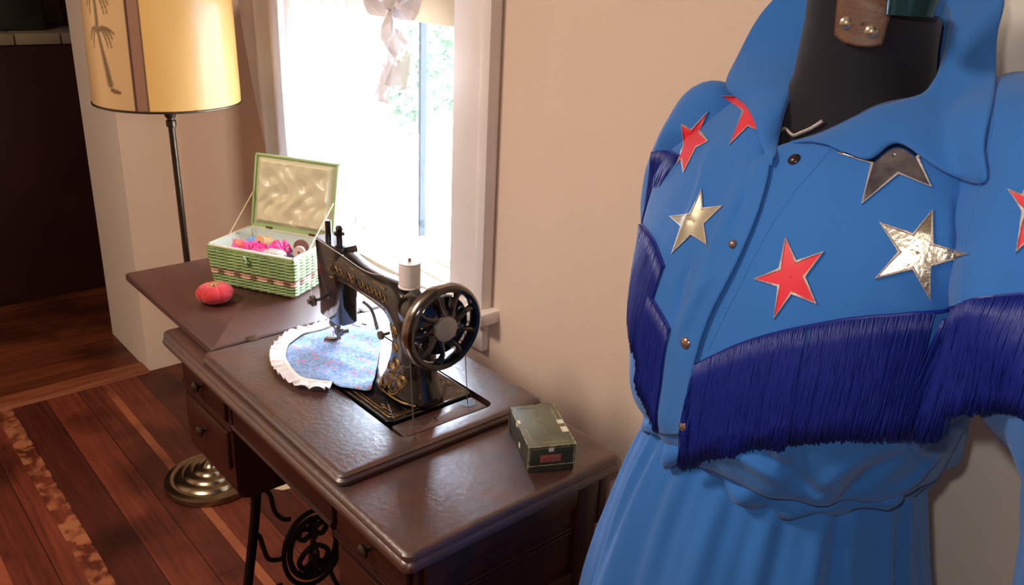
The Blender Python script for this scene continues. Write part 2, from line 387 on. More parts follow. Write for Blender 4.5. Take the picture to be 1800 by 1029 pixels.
# ---------------- floor lamp ----------------
LX, LY = -2.2, .78
LX0, LY0 = LX, LY
BRASS = mat('aged_brass', (150, 134, 108), .24, 1)
DBR = mat('dark_bronze', (86, 76, 64), .3, .9)
t = thing('floor_lamp', 'floor lamp with a yellow drum shade and round brass foot, left of the window', 'lamp', (LX, LY, 0))
prof = [(.0, 0), (.130, 0), (.136, .004), (.137, .016), (.134, .022), (.122, .027), (.112, .028), (.109, .026), (.104, .031), (.094, .037), (.084, .039), (.081, .037), (.076, .043), (.066, .048), (.056, .050), (.053, .048), (.048, .054), (.038, .059), (.030, .060), (.026, .062), (.019, .070), (.013, .078), (.011, .09)]
obj('base', MB().lathe(prof, (LX, LY, 0), 64), BRASS, t)
mb = MB().lathe([(.0085, .08), (.0085, 1.075), (.0125, 1.078), (.0125, 1.092), (.009, 1.095), (.009, 1.45)], (LX, LY, 0), 20)
mb.v = [(x-.0085*z, y-.0095*z, z) for x, y, z in mb.v]      # the pole leans a little
obj('pole', mb, DBR, t)
obj('socket_cup', MB().lathe([(.012, 1.10), (.016, 1.112), (.034, 1.122), (.038, 1.130), (.02, 1.134), (.01, 1.135)], (LX-.0095, LY-.0105, 0), 28), DBR, t)
RB, RTp, ZB, ZT = .176, .170, 1.142, 1.50
LX, LY = LX0-.0095, LY0-.0105
m = bpy.data.materials.new('lamp_shade_parchment'); m.use_nodes = True; nt = m.node_tree; N = nt.nodes; L = nt.links; b = N['Principled BSDF']
at_ = N.new('ShaderNodeAttribute'); at_.attribute_name = 'Col'; at_.attribute_type = 'GEOMETRY'
L.new(at_.outputs['Color'], b.inputs['Base Color']); b.inputs['Roughness'].default_value = .35; b.inputs['Coat Weight'].default_value = .4; b.inputs['Coat Roughness'].default_value = .12
tl = N.new('ShaderNodeBsdfTranslucent'); L.new(at_.outputs['Color'], tl.inputs[0]); ms = N.new('ShaderNodeMixShader'); ms.inputs[0].default_value = .010
L.new(b.outputs[0], ms.inputs[1]); L.new(tl.outputs[0], ms.inputs[2]); L.new(ms.outputs[0], N['Material Output'].inputs[0])
SHM = m
NA, NH = 360, 150; rows = []
for i in range(NH+1):
    f = i/NH; rr = RB+(RTp-RB)*f
    rows.append([(LX+rr*math.cos(2*PI*k/NA), LY+rr*math.sin(2*PI*k/NA), ZB+(ZT-ZB)*f) for k in range(NA)])
sh = obj('lamp_shade', MB().grid(rows, closeu=True), SHM, t)
# printed design on the shade: plain golden cloth, taupe band between dark lines, cream panel with a palm tree
A0 = math.atan2(0-LY, 0-LX)     # direction to the front
def palm(u, v):                  # u in metres along the shade (growing right), v in metres above the rim
    def strokes():
        yield from [((-.012, .06), (-.02, .11), (-.03, .15), (-.036, .19), .0085), ((-.036, .19), (-.03, .25), (-.045, .29), (-.04, .34), .0065)]
        for (cx, cy) in ((-.036, .175), (-.038, .25), (-.042, .335)):
            for ex, ey, h in ((.045, -.012, .028), (.04, -.03, .024), (.03, -.032, .016), (.05, .0, .024), (-.03, -.018, .022), (-.02, -.035, .016)):
                yield ((cx, cy), (cx+ex*.35, cy+h*.8), (cx+ex*.75, cy+h*.5), (cx+ex, cy+ey), .0046)
    best = 0
    for p0, p1, p2, p3, wd in strokes():
        if not (min(p0[0], p3[0])-.03 < u < max(p0[0], p3[0])+.03 and min(p0[1], p3[1])-.03 < v < max(p0[1], p3[1], p1[1])+.03): continue
        for k in range(41):
            s = k/40; q = 1-s
            x = q**3*p0[0]+3*q*q*s*p1[0]+3*q*s*s*p2[0]+s**3*p3[0]; y = q**3*p0[1]+3*q*q*s*p1[1]+3*q*s*s*p2[1]+s**3*p3[1]
            d = math.hypot(u-x, v-y); ww = wd*(1-.55*s)
            best = max(best, min(1, max(0, (ww*1.35-d)/(ww*.7))))
    if ((u-.002)/.016)**2+((v-.045+.15*(u))/.0055)**2 < 1: best = max(best, 1)
    return best
cols = {}
ca = sh.data.color_attributes.new('Col', 'FLOAT_COLOR', 'POINT')
gold, cream, band, line_, ink = lin((214, 168, 96)), lin((192, 154, 108)), lin((140, 102, 80)), lin((70, 42, 34)), lin((104, 80, 48))
for i in range(NH+1):
    v = (ZT-ZB)*i/NH
    for k in range(NA):
        a = 2*PI*k/NA - A0; a = (a+PI) % (2*PI)-PI      # 0 = towards the eye, + = to the right
        u = a*RB*(1-.0*i)
        u0_ = -.046; bw_ = .028
        c = gold
        if -.30 < u < u0_: c = cream
        if u0_-bw_ < u < u0_: c = band
        if abs(u-u0_) < .0022 or abs(u-(u0_-bw_)) < .0022: c = line_
        q = palm(u+.125, v) if u < u0_-bw_ else 0
        c = tuple(c[n]*(1-q)+ink[n]*q for n in range(3))+(1,)
        ca.data[i*NA+k].color = c
mb = MB(); mb.torus([(LX+RB*math.cos(2*PI*k/96), LY+RB*math.sin(2*PI*k/96), ZB) for k in range(96)], .003, 6)
for a in (0, 2*PI/3, 4*PI/3): mb.tube([(LX+.01*math.cos(a), LY+.01*math.sin(a), 1.15), (LX+RB*math.cos(a), LY+RB*math.sin(a), ZB+.003)], .0018, 6)
obj('rim', mb, DBR, sh)
mb = MB(); mb.torus([(LX+RTp*math.cos(2*PI*k/96), LY+RTp*math.sin(2*PI*k/96), ZT) for k in range(96)], .003, 6); obj('rim', mb, DBR, sh)
obj('light_bulb', MB().lathe([(.013, 1.20), (.014, 1.225), (.03, 1.26), (.031, 1.285), (.02, 1.308), (.0, 1.314)], (LX+.035, LY, 0), 20), mat('bulb_glow', (255, 210, 150), .4, emis=((255, 190, 110), 6)), t)
obj('bulb_holder', MB().lathe([(.016, 1.15), (.016, 1.205), (.012, 1.21)], (LX+.035, LY, 0), 16), DBR, t)

# ---------------- treadle sewing cabinet ----------------
MAH = mat('mahogany_top', (72, 36, 28), .38, nscale=7, rgb2=(64, 28, 22), stretch=(.6, 5, 1), bump=.05, bscale=220, rvar=.08, spec=.8, coat=.6, coatr=.40)
MAHS = mat('mahogany_scuffed', (76, 38, 30), .32, nscale=22, rgb2=(54, 27, 21), bump=.6, bscale=110, rvar=.20, spec=1.0, coat=1.0, coatr=.40)
MAHD = mat('mahogany_frame', (62, 26, 18), .33, nscale=6, rgb2=(42, 16, 12), stretch=(.6, 5, 1))
IRON = mat('black_cast_iron', (16, 12, 11), .4, .3, bump=.2, bscale=120)
t = thing('sewing_cabinet', 'dark mahogany treadle sewing cabinet with its flap opened out to the left', 'sewing cabinet', (-1.21, .73, 0)); CAB = t
def rrect(x0, x1, y0, y1, r, n=6):
    pts = []
    for cx, cy, a0 in ((x1-r, y1-r, 0), (x0+r, y1-r, PI/2), (x0+r, y0+r, PI), (x1-r, y0+r, 3*PI/2)):
        pts += [(cx+r*math.cos(a0+PI/2*k/n), cy+r*math.sin(a0+PI/2*k/n)) for k in range(n+1)]
    return pts
def slab(mb, x0, x1, y0, y1, prof, r=.012, hole=None):
    """moulded slab: prof = [(inset, z)] bottom to top"""
    rows = []
    for ins, z in prof: rows.append([(a, b, z) for a, b in rrect(x0+ins, x1-ins, y0+ins, y1-ins, max(.002, r-ins*.5))])
    if not hole: return mb.loft(rows)
    hx0, hx1, hy0, hy1, hr = hole
    rows.append([(a, b, prof[-1][1]) for a, b in rrect(hx0, hx1, hy0, hy1, hr)])
    rows.append([(a, b, prof[0][1]) for a, b in rrect(hx0, hx1, hy0, hy1, hr)])
    return mb.grid(rows, closeu=True, closev=True)
mb = slab(MB(), -1.668, -.760, .512, .944, [(.010, .738), (.002, .741), (0, .747), (.002, .754), (.006, .757), (.003, .760), (.004, .766), (.008, .7695), (.013, .7705)], .016)
obj('table_top', mb, MAHS, t)
LZ = .790
mb = slab(MB(), -1.478, -.952, .524, .940, [(.008, .7706), (.001, .773), (0, .779), (.004, .783), (.003, .786), (.007, .789), (.012, LZ)], .012, hole=(-1.425, -.988, .660, .852, .016))
obj('lid_board', mb, MAHS, t, label='raised board around the machine opening')
mb = slab(MB(), -1.985, -1.480, .548, .945, [(.004, .7712), (0, .774), (0, .787), (.003, LZ)], .006)
obj('flap', mb, MAH, t, label='flap opened out to the left')
mb = MB()
for y in (.62, .88): obj('hinge', box((-1.492, y, LZ-.0005), (-1.468, y+.022, LZ+.0008), .0003), mat('dark_hinge', (70, 48, 34), .4, .5), t)
# small wooden slide right of the machine bed, with a black disc for the dark inside of the belt hole
mb = slab(MB(), -1.034, -.992, .668, .838, [(.001, .778), (0, .7885), (.001, .7893)], .004)
sl = obj('slide', mb, MAHS, t)
obj('belt_hole_dark', MB().lathe([(.0135, .7894), (.0135, .7899), (.0, .7899)], (-1.020, .818, 0), 24), IRON, sl)
obj('slide_pull', MB().lathe([(.0035, .789), (.0035, .792), (0, .793)], (-1.008, .74, 0), 12), BRASS, sl)
# recess tray under the opening
mb = MB(); mb.box((-1.43, .655, .70), (-.985, .857, .705)); mb.box((-1.432, .654, .70), (-1.427, .858, .7705)); mb.box((-.987, .654, .70), (-.982, .858, .7705)); mb.box((-1.43, .653, .70), (-.985, .658, .7705)); mb.box((-1.43, .854, .70), (-.985, .859, .7705))
# apron and frame
mb = MB(); mb.box((-1.40, .545, .655), (-1.02, .562, .738), .003); mb.box((-1.655, .905, .64), (-.775, .925, .738), .003)
mb.tube([(-1.40, .548, .655), (-1.02, .548, .655)], .007, 8)
obj('apron', mb, MAHD, t)
def bank(x0, x1):
    y0, y1 = .548, .905
    mb = MB()
    prof = [(y0, .738), (y0, .505)]+[(y0+.03-.03*math.cos(a), .505-.03*math.sin(a)) for a in [PI/2*k/6 for k in range(1, 7)]]+[(y1-.03, .475), (y1, .50), (y1, .738)]
    mb.prism([(a, b) for a, b in prof], x0, x1, 'x')
    b = obj('drawer_bank', mb, MAHD, t, ang=30)
    m2 = MB()
    for z in (.640, .648): m2.box((x0-.004, y0-.006, z), (x1+.004, y1, z+.005), .002)
    m2.box((x0-.004, y0-.004, .728), (x1+.004, y1, .739), .002)
    obj('moulding', m2, MAHD, b)
    for z0, z1 in ((.657, .724), (.545, .632)):
        d = obj('drawer_front', box((x0+.014, y0-.008, z0), (x1-.014, y0+.002, z1), .004), MAHD, b)
        m3 = MB().lathe([(.004, 0), (.005, -.006), (.011, -.010), (.012, -.015), (.008, -.019), (0, -.020)], ((x0+x1)/2, y0-.008, (z0+z1)/2), 16, 'y')
        obj('knob', m3, DBR, d)
    return b
bl_ = bank(-1.652, -1.412); br_ = bank(-1.008, -.786)
mb = MB()
for x in (-.786,):
    mb.box((x-.001, .556, .50), (x+.010, .596, .738), .003); mb.box((x-.001, .86, .50), (x+.010, .905, .738), .003)
    mb.box((x-.001, .596, .69), (x+.008, .86, .738), .003); mb.box((x-.001, .596, .515), (x+.008, .86, .56), .003)
obj('side_panel_frame', mb, MAHD, br_)
# cast-iron stand
def side_iron(c):
    mb = MB(); cy, cz = .720, .262
    for s in (-1, 1):
        Y = lambda y: cy+s*(cy-y)
        leg = [(c, Y(.588), .738), (c, Y(.596), .64), (c, Y(.603), .54), (c, Y(.593), .42), (c, Y(.570), .28), (c, Y(.545), .14), (c, Y(.525), .02)]
        mb.tube(smoothpath(leg, 6), .0088, 8, flat=1.3)
        mb.box((c-.016, Y(.525)-.03, 0), (c+.016, Y(.525)+.03, .022), .005)
        arms = [[(.600, .47), (.615, .462), (.628, .44), (.634, .40), (.650, .372), (.668, .362)],
                [(.585, .36), (.597, .350), (.603, .32), (.612, .285), (.630, .272), (.650, .268)],
                [(.640, .200), (.615, .195), (.600, .17), (.585, .13), (.560, .12), (.545, .13)],
                [(.603, .478), (.622, .492), (.632, .53), (.626, .58), (.632, .64), (.655, .67), (.69, .66)],
                [(.680, .175), (.665, .13), (.640, .10), (.60, .09), (.55, .10)]]
        for ar in arms: mb.tube(smoothpath([(c, Y(a), b) for a, b in ar], 6), .0055, 8)
    mb.tube([(c, .560, .10), (c, .88, .10)], .008, 8)
    mb.box((c-.014, .575, .722), (c+.014, .865, .738), .003)
    for rr, r in ((1.0, .0058), (.80, .0068)):
        mb.torus([(c, cy+.072*rr*math.cos(2*PI*k/48), cz+.098*rr*math.sin(2*PI*k/48)) for k in range(48)], r, 8)
    # cast ornament inside the oval
    mb.tube(smoothpath([(c, cy-.002, cz-.075), (c, cy, cz-.04), (c, cy, cz), (c, cy, cz+.03), (c, cy+.002, cz+.075)], 5), [.014]*5+[.017]*5+[.009]*5+[.014]*6, 8, flat=.7)
    for s in (-1, 1):
        mb.tube(smoothpath([(c, cy+s*.006, cz+.052), (c, cy+s*.026, cz+.060), (c, cy+s*.034, cz+.042), (c, cy+s*.022, cz+.030), (c, cy+s*.010, cz+.036)], 5), .0062, 8)
        mb.tube(smoothpath([(c, cy+s*.004, cz+.005), (c, cy+s*.022, cz-.006), (c, cy+s*.036, cz-.026), (c, cy+s*.026, cz-.048), (c, cy+s*.010, cz-.040)], 5), .0062, 8)
        mb.tube(smoothpath([(c, cy+s*.010, cz-.055), (c, cy+s*.03, cz-.062), (c, cy+s*.04, cz-.05)], 5), .006, 8)
    return obj('side_iron', mb, IRON, t)
side_iron(-1.44); side_iron(-1.00)
mb = MB(); mb.tube([(-1.44, .84, .42), (-1.00, .84, .16)], .007, 8); mb.tube([(-1.44, .84, .16), (-1.00, .84, .42)], .007, 8)
mb.torus([(-1.22+.05*math.cos(2*PI*k/32), .84, .29+.05*math.sin(2*PI*k/32)) for k in range(32)], .006, 8)
obj('cross_brace', mb, IRON, t)
mb = MB(); mb.tube([(-1.44, .72, .10), (-1.00, .72, .10)], .007, 8)
for k in range(9): mb.box((-1.36+k*.031, .60, .096), (-1.345+k*.031, .84, .106), .002)
mb.box((-1.37, .595, .094), (-1.085, .612, .108), .003); mb.box((-1.37, .828, .094), (-1.085, .845, .108), .003)
obj('treadle_plate', mb, IRON, t)
mb = MB(); wc = (-1.03, .74, .40)
mb.torus([(wc[0], wc[1]+.15*math.cos(2*PI*k/64), wc[2]+.15*math.sin(2*PI*k/64)) for k in range(64)], .009, 8)
mb.lathe([(.02, -.015), (.02, .015)], wc, 16, 'x')
for k in range(6):
    a = k*PI/3+.3; mb.tube([(wc[0], wc[1]+.01*math.cos(a), wc[2]+.01*math.sin(a)), (wc[0], wc[1]+.146*math.cos(a), wc[2]+.146*math.sin(a))], .005, 8)
obj('drive_wheel', mb, IRON, t)

tag(obj('cream_scrap', MB().prism([(-2.085, .880), (-2.030, .925), (-2.020, .965), (-2.10, .99), (-2.12, .93)], .0, .0015), mat('flat_cream', (236, 218, 192), .8)), 'cream scrap of paper on the floor behind the iron stand', 'paper')  # thin flat cream piece lying on the floor
# ---------------- sewing machine ----------------
BLK = mat('black_japanned_enamel', (14, 13, 15), .16, 0, spec=.7, coat=.7, coatr=.06, bump=.05, bscale=200)
GOLD = mat('worn_gold_decal', (168, 128, 72), .4, .35, nscale=60, rgb2=(60, 44, 26))
NICK = mat('nickel', (190, 182, 172), .22, 1, nscale=30, rgb2=(140, 130, 120))
NICKD = mat('dull_nickel', (120, 112, 106), .38, .8)
sm = thing('sewing_machine', 'antique black sewing machine with gold decoration, set in the cabinet top', 'sewing machine', (-1.2, .76, .78))
MY = .757
mb = slab(MB(), -1.418, -1.042, .668, .846, [(.003, .775), (0, .778), (0, .7905), (.002, .7925)], .014)
obj('bed', mb, BLK, sm)
mb = MB()     # gold border and corner scrolls on the bed
for ins, wd in ((.010, .0012), (.016, .0006)):
    a = rrect(-1.418+ins, -1.042-ins, .668+ins, .846-ins, .01); mb.torus([(x, y, .7925) for x, y in a], wd, 4)
for sx, sy in ((-1.085, .690), (-1.10, .825), (-1.19, .684)):
    for k in range(5):
        a0 = k*1.25; mb.tube(smoothpath([(sx, sy, .7926), (sx+.010*math.cos(a0), sy+.006*math.sin(a0), .7926), (sx+.016*math.cos(a0+.5), sy+.010*math.sin(a0+.5), .7926)], 5), .0010, 5)
obj('bed_decoration', mb, GOLD, sm)
def ring(cx, cy, cz, ax_, ay_, plane, n=28, e=2.4):
    pts = []
    for k in range(n):
        a = 2*PI*k/n; c, s = math.cos(a), math.sin(a)
        x = ax_*math.copysign(abs(c)**(2/e), c); y = ay_*math.copysign(abs(s)**(2/e), s)
        pts.append((cx+x, cy+y, cz) if plane == 'z' else (cx, cy+x, cz+y))
    return pts
# one continuous body: pillar, bend and arm
def bodyrows():
    P = [  # (x, z, half width in the bending plane, half depth y, angle of the section normal)
        (-1.104, .790, .072, .046, 90), (-1.104, .806, .070, .045, 90), (-1.104, .822, .058, .038, 90), (-1.102, .845, .050, .034, 90), (-1.098, .875, .045, .031, 92),
        (-1.096, .905, .045, .031, 98), (-1.101, .932, .048, .031, 115), (-1.118, .952, .046, .030, 138), (-1.145, .962, .038, .028, 158), (-1.18, .962, .032, .026, 172),
        (-1.22, .962, .029, .024, 180), (-1.26, .964, .028, .023, 180), (-1.295, .968, .030, .023, 180), (-1.33, .968, .038, .024, 180), (-1.36, .966, .044, .025, 180)]
    rows = []
    for x, z, hw, hd, an in P:
        a = math.radians(an); nx, nz = math.sin(a), -math.cos(a)    # in-plane direction across the section
        row = []
        for k in range(32):
            q = 2*PI*k/32; c, s = math.cos(q), math.sin(q); e = 2.5
            uu = hw*math.copysign(abs(c)**(2/e), c); vv = hd*math.copysign(abs(s)**(2/e), s)
            row.append((x+nx*uu, MY+vv, z+nz*uu))
        rows.append(row)
    return rows
mb = MB().loft(bodyrows()); BODY = obj('arm_and_pillar', mb, BLK, sm, sub=1, ang=180)
# bulge at the shoulder towards the handwheel
mb = MB().lathe([(.0, -1.115), (.026, -1.112), (.036, -1.09), (.036, -1.062), (.030, -1.045), (.026, -1.035), (.026, -1.028)], (0, MY, .960), 28, 'x')
obj('wheel_bearing', mb, BLK, sm)
# head
mb = MB().loft([ring(-1.356, MY, z, hx, hy, 'z', 28, 5) for z, hx, hy in ((.848, .040, .019), (.852, .043, .022), (.90, .043, .022), (.903, .044, .023), (.96, .046, .024), (1.000, .048, .025), (1.008, .046, .023))])
obj('head', mb, BLK, sm)
mb = MB().loft([[(x, MY+y, z+dz) for x, y in ((-.5, 0),)]*1 for dz in ()]) if False else MB()
mb.box((-1.405, MY-.017, .915), (-1.3985, MY+.017, .998), .003); obj('face_plate', mb, NICKD, sm)
mb = MB(); mb.lathe([(.006, 1.006), (.006, 1.036), (.0055, 1.040), (0, 1.040)], (-1.385, MY, 0), 12); obj('needle_bar_top', mb, BLK, sm)
mb = MB(); mb.lathe([(.006, 1.006), (.006, 1.018), (.011, 1.020), (.011, 1.025), (.006, 1.027), (.0075, 1.032), (.004, 1.038), (0, 1.038)], (-1.352, MY+.005, 0), 14); obj('presser_screw', mb, BLK, sm)
nx = -1.358
mb = MB(); mb.lathe([(.0045, .802), (.0045, .855)], (nx, MY, 0), 10); mb.box((nx-.007, MY-.007, .812), (nx+.007, MY+.007, .826), .002); mb.lathe([(.0045, .826), (.0045, .855)], (nx-.024, MY+.002, 0), 10)
mb.box((nx-.030, MY-.005, .822), (nx-.018, MY+.008, .834), .002); mb.tube([(nx-.024, MY, .828), (nx-.008, MY, .814)], .0025, 8)
mb.lathe([(.005, 0), (.005, -.012), (.0075, -.013), (.0075, -.018)], (nx+.0, MY+.02, .815), 10, 'y')
obj('needle_bar', mb, NICKD, sm)
mb = MB(); mb.lathe([(.0008, .7985), (.0012, .812)], (nx-.022, MY, 0), 6); obj('needle', mb, NICK, sm)
mb = MB(); mb.tube(smoothpath([(nx, MY, .806), (nx-.002, MY-.006, .800), (nx-.010, MY-.014, .7995), (nx-.020, MY-.020, .800)], 4), .0022, 6, flat=2.2)
mb.tube(smoothpath([(nx-.004, MY-.004, .802), (nx-.014, MY-.004, .7995), (nx-.028, MY-.010, .7998)], 4), .002, 6, flat=2.2)
obj('presser_foot', mb, NICK, sm)
mb = MB(); mb.tube(smoothpath([(-1.315, MY+.03, .89), (-1.305, MY+.04, .878), (-1.300, MY+.045, .862), (-1.292, MY+.046, .842), (-1.288, MY+.046, .836)], 5), [.0035]*20+[.0045], 8); obj('presser_lever', mb, NICKD, sm)
mb = MB(); mb.lathe([(.003, 0), (.003, -.012), (.011, -.013), (.011, -.015), (.003, -.016), (.011, -.017), (.011, -.019), (.004, -.02), (.006, -.026), (0, -.027)], (-1.388, MY-.021, .882), 16, 'y'); obj('thread_tension', mb, NICKD, sm)
for cc in ((-1.135, MY-.032, .905), (-1.065, MY-.034, .868)): obj('body_screw', MB().lathe([(.003, .006), (.003, -.008), (.008, -.009), (.008, -.014), (0, -.015)], cc, 14, 'y'), NICKD, sm)
# gold decoration on the arm's front face and pillar, lying on the surface
bodybm = bmesh.new(); bodybm.from_mesh(BODY.data); bmesh.ops.subdivide_edges(bodybm, edges=bodybm.edges[:], cuts=2, smooth=.9, use_grid_fill=True)
bvh = BVHTree.FromBMesh(bodybm)
def onbody(x, z):
    p = Vector((x, MY-.2, z))-sm.location; h = bvh.ray_cast(p, Vector((0, 1, 0)))[0]
    return (h+sm.location+Vector((0, -.0006, 0))) if h else None
mb = MB()
def deco(pts, r):
    q = [onbody(a, b) for a, b in pts]; q = [p for p in q if p]
    if len(q) > 2: mb.tube(q, r, 5)
for k in range(13):
    x0 = -1.335+k*.0155
    deco([(x0+.007*math.cos(a)*(1-a/9), .963+.010*math.sin(a)*(1-a/9)) for a in [j*.5 for j in range(11)]], .0014)
deco([(-1.34+.012*j, .982) for j in range(17)], .0012); deco([(-1.34+.012*j, .945) for j in range(17)], .0012)
for (cx, cz, sc) in ((-1.118, .915, 1.1), (-1.112, .888, .8), (-1.12, .842, 1.15), (-1.10, .822, 1.3), (-1.135, .815, 1.1), (-1.085, .835, .9), (-1.105, .86, .8)):
    for q0 in (0, 2.1, 4.2):
        deco([(cx+sc*.015*math.cos(a+q0)*(1-a/7), cz+sc*.013*math.sin(a+q0)*(1-a/7)) for a in [j*.5 for j in range(10)]], .0015)
deco([(-1.165+.012*j, .803) for j in range(11)], .0018)
obj('arm_decoration', mb, GOLD, sm)
# handwheel
hx, hy, hz = -.992, .742, .964
hw_ = thing('x', 'x', 'x', (0, 0, 0)); bpy.data.objects.remove(hw_)
mb = MB(); R = .0735
prof = [(R-.012, hx-.012), (R-.004, hx-.015), (R, hx-.012), (R+.0012, hx-.003), (R-.001, hx+.004), (R-.006, hx+.0075), (R-.012, hx+.006), (R-.014, hx)]
rows = [[(h, hy+r*math.cos(2*PI*k/72), hz+r*math.sin(2*PI*k/72)) for k in range(72)] for r, h in prof]
mb.cur = 0; mb.grid(rows, closeu=True, closev=True)
nf = len(mb.f)
for i in range(nf):
    if i//72 in (1, 2, 3): mb.mi[i] = 1
whl = obj('handwheel', mb, [BLK, NICK], sm)
mb = MB()
for k in range(9):
    a = 2*PI*k/9+.25; pts = []
    for j in range(6):
        f = j/5; rr = .022+(R-.010-.022)*f; aa = a+.28*math.sin(f*PI)*.5+.12*f
        pts.append((hx-.004+.006*math.sin(f*PI), hy+rr*math.cos(aa), hz+rr*math.sin(aa)))
    mb.tube(pts, [.008, .0055, .0046, .0046, .0055, .008], 8)
obj('spokes', mb, BLK, whl)
obj('wheel_hub', MB().lathe([(.0, -1.03), (.030, -1.03), (.050, -1.018), (.052, -1.012), (.050, -1.004), (.034, -.998), (.026, hx), (.0, hx+.002)], (0, hy+.006, hz-.002), 40, 'x'), BLK, whl)
obj('hub_cap', MB().lathe([(.0205, hx-.002), (.0215, hx+.004), (.0205, hx+.008), (.018, hx+.0095), (0, hx+.010)], (0, hy, hz), 40, 'x'), mat('satin_nickel', (176, 166, 156), .5, .35), whl, label='dull grey hub cap')
# belt: two runs down to the treadle
CORD = mat('thin_leather_belt', (96, 92, 78), .8); t_cab = CAB
obj('drive_belt', MB().tube([(-1.012, .690, .93), (-1.016, .700, .79), (-1.022, .712, .60), (-1.03, .60, .40)], .0012, 6).tube([(-1.012, .798, .95), (-1.020, .817, .79), (-1.028, .86, .60), (-1.03, .885, .44)], .0008, 6), CORD, t_cab)
# thread from the spool to the tension disc
TH = mat('white_thread', (232, 226, 220), .7)
sp = thing('thread_spool', 'spool of white thread standing on top of the sewing machine', 'thread spool', (-1.112, MY, .985))
sc_ = (-1.114, MY+.002, .992)
obj('thread', MB().lathe([(.0165, .003), (.0185, .005), (.0188, .040), (.0165, .042)], sc_, 32), mat('white_thread_wound', (236, 224, 218), .65, nscale=4, stretch=(1, 1, 120), namt=.12), sp)
obj('spool', MB().lathe([(.0195, 0), (.0195, .002), (.012, .004), (.012, .041), (.0195, .043), (.0195, .045), (.0, .0452)], sc_, 32), TH, sp)
obj('spool_pin', MB().lathe([(.0025, .975), (.0025, 1.043), (.0, 1.044)], (sc_[0], sc_[1], 0), 10), NICKD, sm)
obj('top_thread', MB().tube(smoothpath([(-1.130, MY, 1.010), (-1.20, MY-.022, .995), (-1.30, MY-.026, 1.003), (-1.38, MY-.026, 1.008), (-1.406, MY-.022, 1.004)], 6), .0006, 5).tube([(-1.406, MY-.022, 1.004), (-1.398, MY-.036, .885)], .0006, 5), TH, sm)

# ---------------- calico piece with white ruffle under the needle ----------------
m = bpy.data.materials.new('blue_flowered_calico'); m.use_nodes = True; nt = m.node_tree; N = nt.nodes; L = nt.links; b = N['Principled BSDF']; b.inputs['Roughness'].default_value = .85
tc = N.new('ShaderNodeTexCoord'); last = None
vo = N.new('ShaderNodeTexVoronoi'); vo.inputs['Scale'].default_value = 260; L.new(tc.outputs['Object'], vo.inputs[0])
r1 = N.new('ShaderNodeValToRGB'); e = r1.color_ramp.elements; e[0].position = 0; e[0].color = lin((96, 128, 190)); e[1].position = 1; e[1].color = lin((172, 196, 232)); L.new(vo.outputs['Color'], r1.inputs[0])
v2 = N.new('ShaderNodeTexVoronoi'); v2.inputs['Scale'].default_value = 75; L.new(tc.outputs['Object'], v2.inputs[0])
lt = N.new('ShaderNodeMath'); lt.operation = 'LESS_THAN'; lt.inputs[1].default_value = .3; L.new(v2.outputs['Distance'], lt.inputs[0])
sp_ = N.new('ShaderNodeSeparateColor'); L.new(v2.outputs['Color'], sp_.inputs[0]); l2 = N.new('ShaderNodeMath'); l2.operation = 'GREATER_THAN'; l2.inputs[1].default_value = .45; L.new(sp_.outputs[0], l2.inputs[0])
mu = N.new('ShaderNodeMath'); mu.operation = 'MULTIPLY'; L.new(lt.outputs[0], mu.inputs[0]); L.new(l2.outputs[0], mu.inputs[1])
mx = N.new('ShaderNodeMix'); mx.data_type = 'RGBA'; L.new(mu.outputs[0], mx.inputs[0]); L.new(r1.outputs[0], mx.inputs[6]); mx.inputs[7].default_value = lin((216, 140, 168)); L.new(mx.outputs[2], b.inputs['Base Color'])
CAL = m
CZ = .7975
outl = [(668, 566), (640, 572), (618, 573), (590, 577), (560, 583), (530, 592), (510, 606), (502, 622), (506, 640), (520, 655), (545, 668), (580, 672), (600, 682), (625, 688), (650, 690), (656, 678), (664, 640), (670, 600)]
P3 = [at(x, y, 2, CZ) for x, y in outl]
cxy = sum(P3, Vector())/len(P3)
cl = thing('calico_piece', 'piece of blue flowered cotton edged with a white ruffle, under the machine needle', 'fabric', (cxy.x, cxy.y, .7925))
def edge(n=120):
    pts = smoothpath(P3+[P3[0]], 8); return pts
ed = edge()
rows = []
NR = 16
def cz(p, f):
    h = .0045*(1+math.sin(p.x*70+p.y*40))*.5 + .003*(1+math.sin(p.y*90-p.x*35))*.5
    h += .012*math.exp(-((p-at(655, 680, 2, CZ)).length/.022)**2)*f
    h += .010*math.exp(-(abs((p-at(600, 610, 2, CZ)).dot(Vector((.75, -.66, 0))))/.010)**2)*max(0, 1-(p-at(635, 645, 2, CZ)).length/.07)
    if (p-Vector((nx-.015, MY-.012, p.z))).length < .02: h *= .3
    return max(.7958 if p.x > -1.42 else .7958, .7945+h)
for i in range(NR+1):
    f = i/NR
    row = []
    for p in ed[:-1]:
        q = cxy+(p-cxy)*max(f, .001); row.append((q.x, q.y, cz(q, f)))
    rows.append(row)
obj('cotton', MB().grid(rows, closeu=True), CAL, cl, solid=.0008)
RUF = mat('white_ruffle_cotton', (240, 234, 240), .8, sheen=.3)
ai = [at(x, y, 2, CZ) for x, y in [(634, 573), (615, 570), (588, 574), (558, 580), (528, 589), (508, 603), (499, 621), (503, 641), (518, 657), (543, 671), (584, 674)]]
bd = smoothpath(ai, 14); n = len(bd)
def bdz(p): return cz(p, 1)+.0012
rows = []
